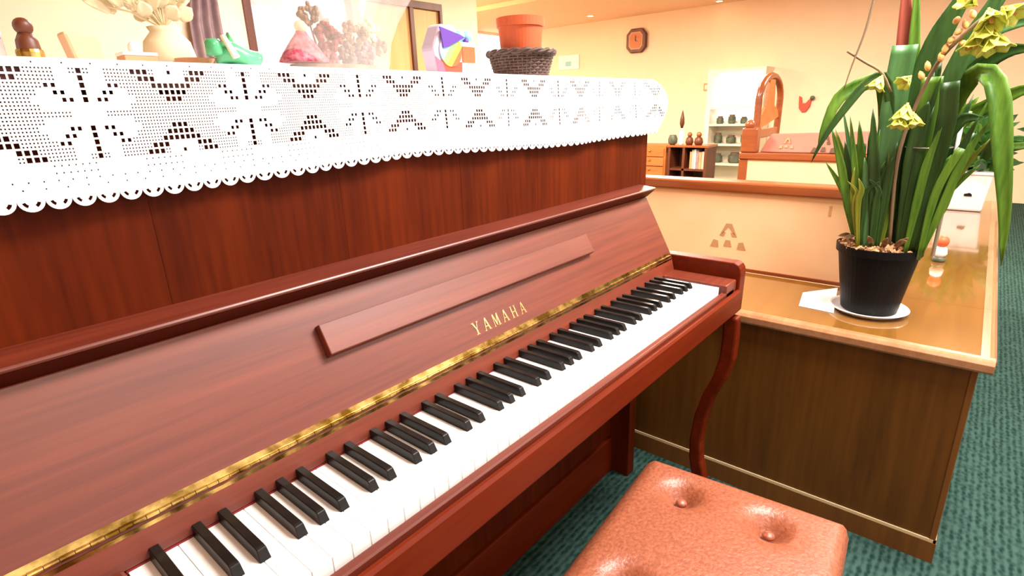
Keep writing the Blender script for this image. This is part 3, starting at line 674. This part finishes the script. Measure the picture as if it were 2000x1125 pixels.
# main leaves: (root px, [(px, py, X)...], width, material, cut tip)
LV = [
 (1748, 1.70, [(1757, 330, 1.70), (1764, 200, 1.70), (1768, 60, 1.70), (1770, -60, 1.70)], .040, 'leaf_r', 0),
 (1752, 1.69, [(1766, 330, 1.69), (1779, 200, 1.69), (1787, 60, 1.69), (1793, -60, 1.69)], .026, 'leaf', 0),
 (1720, 1.63, [(1722, 360, 1.63), (1738, 260, 1.62), (1752, 170, 1.62), (1768, 88, 1.62)], .052, 'leaf_b', 1),
 (1755, 1.66, [(1768, 330, 1.66), (1785, 200, 1.66), (1825, 90, 1.66), (1878, 0, 1.66), (1915, -70, 1.66)], .046, 'leaf_d', 0),
 (1770, 1.64, [(1800, 300, 1.64), (1840, 190, 1.64), (1890, 90, 1.65), (1960, -20, 1.66), (2000, -90, 1.66)], .038, 'leaf_d', 0),
 (1785, 1.70, [(1830, 300, 1.70), (1865, 200, 1.68), (1910, 142, 1.64), (1948, 170, 1.60), (1958, 300, 1.58), (1962, 420, 1.58), (1955, 520, 1.58)], .040, 'leaf', 0),
 (1780, 1.72, [(1815, 310, 1.72), (1860, 200, 1.72), (1915, 130, 1.70), (1975, 98, 1.68), (2040, 95, 1.66)], .040, 'leaf_d', 0),
 (1785, 1.74, [(1835, 300, 1.74), (1880, 235, 1.74), (1935, 205, 1.72), (2000, 175, 1.70), (2060, 170, 1.68)], .034, 'leaf', 0),
 (1780, 1.70, [(1820, 280, 1.70), (1870, 150, 1.70), (1925, 70, 1.70), (1985, 45, 1.70), (2050, 40, 1.70)], .034, 'leaf_b', 0),
 (1700, 1.64, [(1722, 330, 1.64), (1738, 220, 1.62), (1728, 150, 1.60), (1690, 165, 1.58), (1640, 225, 1.56), (1606, 275, 1.55), (1584, 318, 1.55)], .020, 'leaf_d', 0),
 (1695, 1.66, [(1715, 330, 1.66), (1730, 230, 1.66), (1722, 160, 1.64), (1685, 165, 1.62), (1640, 190, 1.60), (1612, 245, 1.58), (1597, 292, 1.58)], .034, 'leaf', 0),
 (1790, 1.62, [(1815, 360, 1.62), (1835, 290, 1.61), (1850, 230, 1.60), (1856, 160, 1.60)], .036, 'leaf_d', 1),
 (1775, 1.64, [(1790, 330, 1.64), (1808, 230, 1.64), (1822, 150, 1.64)], .042, 'leaf', 1),
 (1760, 1.72, [(1775, 330, 1.72), (1800, 220, 1.72), (1840, 120, 1.72)], .044, 'leaf_d', 0),
]
for root, rx, pts, wd, m, cut in LV: leaf(op, [base(root, rx)] + [O(*p) for p in pts], wd, m, bool(cut))
for k in range(16):     # further leaves arching up and to the aisle side
    rx = R.uniform(1.62, 1.76); e_ = R.uniform(1800, 1925); ty = R.uniform(60, 230)
    leaf(op, [base(R.uniform(1740, 1800), rx), O(1775 + (e_ - 1800) * .3, 330, rx), O(1790 + (e_ - 1800) * .65, 240, rx), O(e_, ty, rx)], R.uniform(.026, .040), ('leaf_d', 'leaf', 'leaf_d', 'leaf_d')[k % 4], R.random() < .3, .3, 14)
# basal fan of shorter blades
for k in range(64):
    t = (k + R.uniform(-.4, .4)) / 63; rx = R.uniform(1.59, 1.73); x0 = 1664 + 160 * t; lean = (t - .42) * 110 + R.uniform(-26, 26) + 22
    top = R.uniform(225, 335) if k % 3 else R.uniform(180, 260); rt = base(min(max(x0, 1682), 1806), rx)
    leaf(op, [rt, O(x0 + lean * .25, 400, rx), O(x0 + lean * .65, (400 + top) / 2, rx), O(x0 + lean * 1.25, top, rx)], R.uniform(.013, .024), ('leaf', 'leaf_d', 'leaf', 'leaf_y', 'leaf_d', 'leaf', 'leaf_b')[k % 7], R.random() < .25, .3, 12)
for k in range(22):     # short thin outer blades on the bench side
    rx = R.uniform(1.58, 1.70); x0 = R.uniform(1660, 1720); top = R.uniform(290, 355)
    leaf(op, [base(max(x0, 1684), rx), O(x0 + 2, 400, rx), O(x0 + R.uniform(-2, 10), (395 + top) / 2, rx), O(x0 + R.uniform(-12, 34), top, rx)], R.uniform(.008, .015), ('leaf', 'leaf_y', 'leaf_d')[k % 3], False, .3, 10)
for k in range(9):      # dry basal scales
    a = R.uniform(2.0, 5.4); r = .06; c = Vector((pc.x + r * math.cos(a), pc.y + r * math.sin(a), zb))
    leaf(op, [c, c + Vector((math.cos(a) * .02, math.sin(a) * .02, .025)), c + Vector((math.cos(a) * .045, math.sin(a) * .045, .035 + R.uniform(-.02, .01)))], .012, 'dried', False, .3, 8, 'dry_scale')
# flower spike, flowers and buds
sp = [base(1745, 1.63)] + [O(*p) for p in ((1752, 320, 1.61), (1785, 215, 1.60), (1830, 125, 1.58), (1880, 70, 1.56), (1935, 22, 1.55))]
MB().tube(spl(sp, 20), .0042, 8).build('flower_spike', 'stem', op, smooth=True)
def flower(c, s, tilt, m='petal', n=6):
    f = MB(); c = Vector(c); d = Vector(tilt).normalized(); a = d.cross(Vector((.3, .2, 1))).normalized(); b = d.cross(a)
    for k in range(n):
        q = 2 * math.pi * k / n + .3; o = a * math.cos(q) + b * math.sin(q); tng = d.cross(o)
        st_ = []
        for j, (t, wv, fw) in enumerate(((0, .10, .0), (.35, .26, .35), (.7, .24, .62), (1., .04, .72))):
            ctr = c + (o * (t * .55) + d * fw) * s; st_ += [ctr - tng * wv * s, ctr + d * .03 * s - o * .03 * s, ctr + tng * wv * s]
        f.add(st_, [(j * 3 + i, j * 3 + i + 1, j * 3 + 4 + i, j * 3 + 3 + i) for j in range(3) for i in range(2)])
    o_ = f.build('flower', m, op, smooth=True, solid=.0012)
    MB().tube([c - d * .1 * s, c + d * .35 * s, c + d * .6 * s], [.05 * s, .1 * s, .06 * s], 8).build('lip', 'bud', o_, smooth=True)
FL = [(1925, 40, 1.55, .050, (-.2, -.1, -1)), (1940, 62, 1.54, .048, (-.2, -.3, -1)), (1915, 62, 1.56, .048, (-.3, .1, -1)), (1932, 20, 1.55, .045, (-.4, -.2, -.6)), (1960, 16, 1.54, .040, (-.3, -.6, -.4)), (1905, 10, 1.56, .036, (-.4, .5, .3)),
      (1772, 205, 1.56, .042, (-.2, .1, -1)), (1762, 225, 1.55, .034, (-.3, .1, -1)), (1784, 222, 1.56, .034, (-.2, -.2, -1)), (1722, 150, 1.57, .034, (-.2, .3, -.9)), (1778, 150, 1.58, .03, (-.5, .4, -.5))]
for px, py, X, s, t in FL: flower(O(px, py, X), s * 1.22, t)
for px, py in ((1858, 78), (1872, 62), (1886, 48), (1846, 96), (1838, 112), (1880, 84), (1892, 92), (1868, 40), (1800, 148), (1812, 130), (1900, 28)):
    c = O(px, py, 1.565); bd = MB().lathe([(1e-5, -.012), (.005, -.007), (.0068, 0), (.005, .008), (1e-5, .014)], (0, 0, 0), 10)
    bd.xf(Matrix.Translation(c) @ Matrix.Rotation(R.uniform(.3, 1.4), 4, Vector((R.uniform(-1, 1), 1, .2)).normalized())).build('bud', 'bud', op, smooth=True)
# old dry stalks, support hoop and stake
MB().tube(spl([O(1712, -20, 1.55), O(1690, 60, 1.55), O(1664, 128, 1.55), O(1648, 175, 1.55)], 12), [.0012 + .0022 * (1 - i / 12) for i in range(13)], 8).build('dry_stalk', 'stem', op, smooth=True)
MB().tube(spl([O(1655, 100, 1.55), O(1690, 122, 1.565), O(1722, 142, 1.58), O(1740, 180, 1.60)], 10), .0032, 8).build('dry_stalk', 'stem', op, smooth=True)
sa, sb = O(1828, 470, 1.69), O(1880, 235, 1.70); sa.z = zb - .02
MB().tube([sa, sb], .0048, 8).build('stake', 'stake', op, smooth=True)
hc = (O(1768, 290, 1.66) + O(1862, 284, 1.66)) / 2; hr = (O(1768, 290, 1.66) - O(1862, 284, 1.66)).length / 2
MB().tube([hc + Vector((hr * math.cos(a), hr * math.sin(a), 0)) for a in [2 * math.pi * k / 28 for k in range(29)]], .0016, 6).build('support_hoop', 'wire', op, smooth=True)
# white sheet standing in for window glare beside the saucer
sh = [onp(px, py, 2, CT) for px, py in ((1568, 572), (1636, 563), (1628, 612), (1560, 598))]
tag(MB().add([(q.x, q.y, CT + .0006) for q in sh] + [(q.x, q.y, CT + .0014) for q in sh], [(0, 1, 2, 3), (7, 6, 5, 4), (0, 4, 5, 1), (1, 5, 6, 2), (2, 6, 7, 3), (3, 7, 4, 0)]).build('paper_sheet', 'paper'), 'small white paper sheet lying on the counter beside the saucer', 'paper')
# tiny figurine on the ledge
fc = Vector((2.36, -.383, CT)); fg = empty('ledge_figurine', fc, 'tiny orange haired figurine with dark feet on the counter ledge', 'figurine')
MB().lathe([(.017, 0), (.021, .008), (.017, .018), (.012, .02)], fc, 16).build('feet', 'dgreen', fg, smooth=True)
MB().lathe([(.014, .018), (.022, .03), (.018, .05), (.010, .056)], fc, 16).build('body', 'ceramic', fg, smooth=True)
MB().ball(fc + Vector((0, 0, .074)), .021, 14, 8).build('head', 'terracotta', fg, smooth=True)

# white square pot with bushy plant further along the ledge
wp = Vector((3.60, -.402, CT)); bp_ = empty('bushy_plant', wp, 'bushy green leafy plant in a white square pot on the counter ledge', 'plant')
MB().add([(wp.x - .07, wp.y - .078, CT), (wp.x + .07, wp.y - .078, CT), (wp.x + .07, wp.y + .078, CT), (wp.x - .07, wp.y + .078, CT),
          (wp.x - .09, wp.y - .096, CT + .19), (wp.x + .09, wp.y - .096, CT + .19), (wp.x + .09, wp.y + .096, CT + .19), (wp.x - .09, wp.y + .096, CT + .19)],
         [(3, 2, 1, 0), (4, 5, 6, 7), (0, 1, 5, 4), (1, 2, 6, 5), (2, 3, 7, 6), (3, 0, 4, 7)]).build('square_pot', 'ceramic', bp_, .012)
MB().box(wp.x - .098, wp.x + .098, wp.y - .104, wp.y + .104, CT + .185, CT + .20).build('pot_rim', 'ceramic', bp_, .004)
MB().prism([(wp.y - .012 - .016 * a, CT + .085 + .010 * b) for a, b in ((-1, -.7), (1, -.7), (.9, .3), (.3, 1), (-.4, .6), (-1, .4))], 0, wp.x - .0835, wp.x - .074).build('emblem', 'dark_metal', bp_)
for k in range(150):
    a = R.uniform(0, 6.283); el = R.uniform(.15, 1.4); L = R.uniform(.12, .26); c = wp + Vector((R.uniform(-.07, .07), R.uniform(-.07, .07), .195 + R.uniform(0, .16)))
    d = Vector((math.cos(a) * math.cos(el), math.sin(a) * math.cos(el) * 1.1, math.sin(el) * .9))
    leaf(bp_, [c, c + d * L * .5, c + d * L + Vector((0, 0, -.03 * R.random()))], R.uniform(.03, .055), ('leaf_bush', 'leaf', 'leaf_bush', 'leaf_d')[k % 4], False, .25, 6)
# tall plant standing on the carpet of the aisle further away
ap = Vector((5.0, -1.02, 0)); pp = empty('floor_plant', ap, 'leafy floor plant in a grey pot standing in the aisle', 'plant')
MB().lathe([(.13, 0), (.17, .02), (.2, .34), (.21, .36), (.19, .36), (.17, .3), (1e-6, .3)], ap, 32).build('grey_pot', 'wire', pp)
for k in range(8):
    c = ap + Vector((R.uniform(-.06, .06), R.uniform(-.06, .06), .29)); MB().tube([c, c + Vector((R.uniform(-.1, .1), R.uniform(-.1, .1), R.uniform(.5, 1.0)))], .007, 6).build('stem', 'stem', pp)
for k in range(150):
    a = R.uniform(0, 6.283); el = R.uniform(-.3, 1.2); L = R.uniform(.18, .36); c = ap + Vector((R.uniform(-.2, .2), R.uniform(-.2, .2), R.uniform(.5, 1.35)))
    d = Vector((math.cos(a) * math.cos(el), math.sin(a) * math.cos(el), math.sin(el)))
    leaf(pp, [c, c + d * L * .5, c + d * L + Vector((0, 0, -.06))], R.uniform(.05, .08), ('leaf_bush', 'leaf', 'leaf_d')[k % 3], False, .25, 6)

# ------------------------------------------------------------------ things standing on the piano
# woven basket with an orange plastic flowerpot in it
bcx = Vector((.882, .33, TZ)); bs = empty('wicker_basket', bcx, 'dark brown woven wicker basket holding an orange flowerpot on the piano', 'basket')
body = MB(); NSTAKE = 44; HB = .046
for row in range(8):
    z = .002 + row * .0052; r = .053 + .013 * z / HB
    body.tube([bcx + Vector(((r + (.0016 if (k + row) % 2 else -.0010)) * math.cos(2 * math.pi * k / NSTAKE), (r + (.0016 if (k + row) % 2 else -.0010)) * math.sin(2 * math.pi * k / NSTAKE), z + .0026)) for k in range(NSTAKE + 1)], .0029, 6)
body.build('weave', 'wicker', bs, smooth=True)
sk = MB()
for k in range(NSTAKE):
    a = 2 * math.pi * k / NSTAKE; sk.tube([bcx + Vector((.053 * math.cos(a), .053 * math.sin(a), .001)), bcx + Vector((.066 * math.cos(a), .066 * math.sin(a), .045))], .0016, 5)
sk.build('stakes', 'wicker2', bs)
rm = MB()
for s in (0, math.pi):
    rm.tube([bcx + Vector(((.0685 + .0022 * math.cos(9 * a + s)) * math.cos(a), (.0685 + .0022 * math.cos(9 * a + s)) * math.sin(a), .047 + .003 * math.sin(9 * a + s))) for a in [2 * math.pi * k / 80 for k in range(81)]], .0038, 6)
rm.build('braided_rim', 'wicker', bs, smooth=True)
MB().lathe([(1e-6, .0005), (.053, .0005), (.053, .003), (1e-6, .003)], bcx, 32).build('basket_floor', 'wicker', bs)
tag(MB().lathe([(.036, .0), (.038, .002), (.0455, .092), (.0485, .093), (.0495, .110), (.046, .110), (.044, .09), (.036, .02), (1e-6, .02)], bcx + Vector((0, 0, .0035)), 40).build('orange_flowerpot', 'terracotta', None, smooth=False), 'empty orange plastic flowerpot standing inside the wicker basket', 'flowerpot')
# colourful printed gift pack, two pieces
def disc_piece(par, c, r, a0, a1, y, m, r0=0., nme='print_patch', th=.0012):
    n = 14; o = [(c[0] + r * math.cos(a0 + (a1 - a0) * k / n), c[1] + r * math.sin(a0 + (a1 - a0) * k / n)) for k in range(n + 1)]
    i = [(c[0] + r0 * math.cos(a0 + (a1 - a0) * k / n), c[1] + r0 * math.sin(a0 + (a1 - a0) * k / n)) for k in range(n, -1, -1)] if r0 > 0 else [c]
    return MB().prism((o + i), 1, y - th, y).build(nme, m, par)
gx0, gx1, gy = .640, .708, .33
gp = empty('printed_gift_pack', ((gx0 + gx1) / 2, gy + .02, TZ), 'colourful gift pack with purple triangle, rainbow disc and red base', 'gift pack')
gm = (gx0 + gx1) / 2
MB().prism([(gx0 + .008, TZ), (gx1 - .002, TZ), (gx1, TZ + .050), (gx1 - .014, TZ + .086), (gx0 + .018, TZ + .086), (gx0 - .002, TZ + .046)], 1, gy, gy + .035).build('pack_body', 'lilac', gp, .005)
MB().prism([(gx0 + .007, TZ + .001), (gx1 - .003, TZ + .001), (gx1 - .002, TZ + .024), (gx0 + .002, TZ + .026)], 1, gy - .0015, gy).build('red_base', 'red', gp)
MB().prism([(gx0 + .005, TZ + .001), (gx0 + .024, TZ + .001), (gx0 + .016, TZ + .022), (gx0 - .001, TZ + .032)], 1, gy - .0024, gy - .0015).build('pink_corner', 'pink', gp)
cc = (gm + .004, TZ + .043); rr = .0275; e1 = (math.cos(-.7), math.sin(-.7)); e2 = (-e1[1], e1[0])
for k, m in enumerate(('lilac2', 'cyan', 'pgreen', 'yellow', 'terracotta')):
    d0, d1 = -rr + 2 * rr * k / 5, -rr + 2 * rr * (k + 1) / 5; n = 6
    dd = [d0 + (d1 - d0) * q / n for q in range(n + 1)]; hh = [math.sqrt(max(0, rr * rr - q * q)) for q in dd]
    poly = [(q, h) for q, h in zip(dd, hh)] + [(q, -h) for q, h in list(zip(dd, hh))[::-1]]
    MB().prism([(cc[0] + e1[0] * a_ + e2[0] * b_, cc[1] + e1[1] * a_ + e2[1] * b_) for a_, b_ in poly], 1, gy - .0032, gy - .0005).build('rainbow_band', m, gp)
MB().prism([(gx0 + .011, TZ + .080), (gx0 + .017, TZ + .046), (gx0 + .028, TZ + .048), (gx1 + .004, TZ + .066), (gx1 - .008, TZ + .070)], 1, gy - .0060, gy - .0036).build('purple_triangle', 'purple', gp)
g2 = empty('square_gift_box', (.735, gy + .03, TZ), 'small white gift box with orange panel and pale blue bow', 'gift box')
hx0, hx1 = .7115, .752
MB().box(hx0, hx1, gy + .004, gy + .040, TZ, TZ + .060).build('box_body', 'paper', g2, .003)
MB().box(hx0 + .001, hx1 - .006, gy + .0025, gy + .004, TZ + .024, TZ + .052).build('orange_panel', 'terracotta', g2)
for sgn in (-1, 1): MB().ball((.732 + sgn * .010, gy + .02, TZ + .072), .0125, 12, 8, .85).build('bow_loop', 'cyan', g2, smooth=True)
MB().ball((.732, gy + .012, TZ + .062), .0055, 10, 6).build('bow_knot', 'purple', g2, smooth=True)
# cellophane wrapped arrangement: film, doll in gingham, dried flowers
cb_ = Vector((.462, .36, TZ)); ca_ = empty('wrapped_arrangement', cb_, 'cellophane wrapped arrangement of pink gingham doll and dried flowers', 'arrangement')
fl = MB(); nseg = 56; prof = [(.085, .001), (.090, .02), (.094, .05), (.108, .085), (.128, .120), (.150, .150)]
vs = []
for k in range(nseg):
    a = 2 * math.pi * k / nseg
    for j, (r, z) in enumerate(prof):
        rr = r * (1 + .05 * math.sin(7 * a + j) * j / 5 + .03 * math.sin(13 * a) * j / 5); vs.append((cb_.x + rr * math.cos(a) * 1.05, cb_.y + rr * math.sin(a) * .55, TZ + z + .012 * math.sin(5 * a + 1) * j / 5))
fl.add(vs, [(k * 6 + j, ((k + 1) % nseg) * 6 + j, ((k + 1) % nseg) * 6 + j + 1, k * 6 + j + 1) for k in range(nseg) for j in range(5)])
fl.build('cellophane_film', 'cello', ca_, smooth=True)
MB().lathe([(1e-6, .001), (.078, .001), (.080, .012), (1e-6, .014)], cb_, 32, 1.0, .5).build('tray', 'dried', ca_)
dc_ = cb_ + Vector((-.065, -.012, .014))
MB().lathe([(.038, 0), (.035, .006), (.020, .026), (.010, .038), (.008, .042)], dc_, 24, 1, .7).build('gingham_dress', 'pinkcloth', ca_, smooth=True)
MB().ball(dc_ + Vector((0, 0, .048)), .009, 14, 8).build('doll_head', 'cream', ca_, smooth=True)
def cluster(c, r, n, s, m, nme):
    q = MB()
    for k in range(n):
        v = Vector((R.gauss(0, 1), R.gauss(0, .6), R.gauss(0, 1))).normalized() * r * R.uniform(.5, 1)
        q.ball(c + v, s * R.uniform(.7, 1.2), 6, 4)
    o_ = q.build(nme, m, ca_); return o_
for (dx, dzz, r, s, m) in ((-.018, .050, .021, .0058, 'maroon'), (-.048, .080, .016, .004, 'dried'), (.030, .056, .021, .005, 'dried'), (.058, .066, .017, .005, 'cream'), (.012, .030, .014, .005, 'wicker2'), (.050, .030, .018, .005, 'mauve'), (-.018, .022, .014, .004, 'pinkcloth'), (.074, .044, .014, .0045, 'dried')):
    c = cb_ + Vector((dx, -.006, dzz)); cluster(c, r, 46, s, m, 'flower_head')
    MB().tube([cb_ + Vector((dx * .6, 0, .012)), c], .0014, 5).build('flower_stem', 'stem', ca_)
# green glazed slipper-like figurine
g0 = Vector((.296, .34, TZ)); gr = empty('green_figurine', g0, 'glossy green glazed slipper shaped figurine with round knob', 'figurine')
sl = MB(); vs = []; n = 14; seg = 16
for i in range(n + 1):
    t = i / n; x = -.028 + .058 * t; rw = .015 * math.sin(math.pi * (.12 + .80 * t)) ** .6; hh = .006 + .013 * math.sin(math.pi * (.1 + .85 * t)) ** .8
    for k in range(seg): a = 2 * math.pi * k / seg; vs.append((g0.x + x, g0.y + rw * math.cos(a), TZ + .0165 + .004 * math.sin(math.pi * t * 2) + hh * math.sin(a) * .85))
fs = [(i * seg + k, (i + 1) * seg + k, (i + 1) * seg + (k + 1) % seg, i * seg + (k + 1) % seg) for i in range(n) for k in range(seg)] + [tuple(range(seg)), tuple(n * seg + k for k in range(seg))[::-1]]
sl.add(vs, fs).build('slipper_body', 'green', gr, smooth=True)
MB().lathe([(.016, 0), (.021, .003), (.019, .007), (.014, .009)], g0, 24, 1.25, .7).build('dark_sole', 'green_d', gr, smooth=True)
MB().lathe([(.009, -.010), (.0105, -.006), (.0105, .006), (.008, .010), (1e-6, .011)], g0 + Vector((-.032, -.004, .026)), 20).build('round_knob', 'green', gr, smooth=True)
MB().prism([(g0.x - .016, TZ + .020), (g0.x + .010, TZ + .024), (g0.x - .004, TZ + .034), (g0.x - .010, TZ + .047)], 1, g0.y - .005, g0.y + .004).build('upright_fin', 'green', gr, .002)
MB().prism([(g0.x - .026, TZ + .040), (g0.x - .021, TZ + .041), (g0.x - .006, TZ + .015), (g0.x - .014, TZ + .012)], 1, g0.y - .0185, g0.y - .012).build('cream_band', 'cream', gr, .001)
# pale bouquet in a cream vase
v0 = Vector((.245, .43, TZ)); vz = empty('cream_vase_bouquet', v0, 'pale cream vase with loose pale yellow-green dried bouquet', 'bouquet')
MB().lathe([(.020, 0), (.026, .004), (.032, .020), (.028, .040), (.018, .052), (.021, .058), (.018, .058), (.014, .05), (1e-6, .048)], v0, 28).build('vase', 'cream', vz, smooth=True)
for k in range(46):
    a = R.uniform(0, 6.283); d = Vector((math.cos(a) * R.uniform(.2, 1), .5 * math.sin(a), R.uniform(.5, 1.5))); c = v0 + Vector((0, 0, .055))
    e_ = c + Vector((d.x * .062 - .012, d.y * .05, d.z * .035))
    MB().tube([c, (c + e_) / 2 + Vector((0, 0, .006)), e_], .0008, 4).build('stem', 'cream', vz)
    leaf(vz, [e_ - d * .012, e_, e_ + Vector((d.x * .016, d.y * .01, -.002 + .012 * R.random()))], R.uniform(.010, .020), ('cream', 'cream', 'petal_pale')[k % 3] if 'petal_pale' in M else 'cream', False, .2, 5)
# small boxes
bxs = empty('brown_trinket_box', (.19, .385, TZ), 'small brown wooden trinket box with white lid on the piano', 'box')
MB().box(.172, .208, .37, .40, TZ, TZ + .016).build('box_body', 'tan', bxs, .001)
MB().box(.171, .209, .369, .401, TZ + .016, TZ + .020).build('lid', 'paper', bxs, .001)
MB().ball((.190, .385, TZ + .026), .008, 12, 8).build('lid_knob', 'paper', bxs, smooth=True)
tag(MB().prism([(.130, TZ), (.158, TZ), (.160, TZ + .040), (.122, TZ + .042)], 1, .395, .425).build('peach_sachet', mat('peach_paper', (.80, .52, .30), .7), None, .004), 'plain peach paper sachet standing by the trinket box', 'sachet')
tb = empty('brown_dish', (.262, .36, TZ), 'low brown wooden dish with flared side beside the green figurine', 'dish')
MB().lathe([(.014, 0), (.016, .001), (.024, .016), (.022, .016), (.014, .004), (1e-6, .004)], (.258, .385, TZ), 28).build('bowl', 'tan', tb)
wd_ = empty('wooden_doll', (.083, .37, TZ), 'small dark brown wooden doll with golden sash standing on the piano', 'figurine')
MB().lathe([(.010, 0), (.012, .004), (.010, .026), (.006, .034)], (.083, .37, TZ), 18).build('body', 'dbrown', wd_, smooth=True)
MB().lathe([(.0124, .009), (.0126, .014), (.0118, .017)], (.083, .37, TZ), 18).build('sash', 'brass', wd_)
MB().ball((.083, .37, TZ + .040), .009, 14, 8).build('head', 'dbrown', wd_, smooth=True)
pb_ = empty('photo_stand', (.045, .38, TZ), 'white photo card with small purple mark in a pale stand', 'photo stand')
MB().box(.0, .066, .385, .389, TZ, TZ + .085).build('card', 'paper', pb_, .001)
MB().prism([(.058, TZ + .028), (.064, TZ + .028), (.064, TZ + .035), (.058, TZ + .035)], 1, .3838, .385).build('purple_mark', 'purple', pb_)
MB().prism([(.389, TZ), (.41, TZ), (.389, TZ + .05)], 0, .02, .03).build('strut', 'paper', pb_)
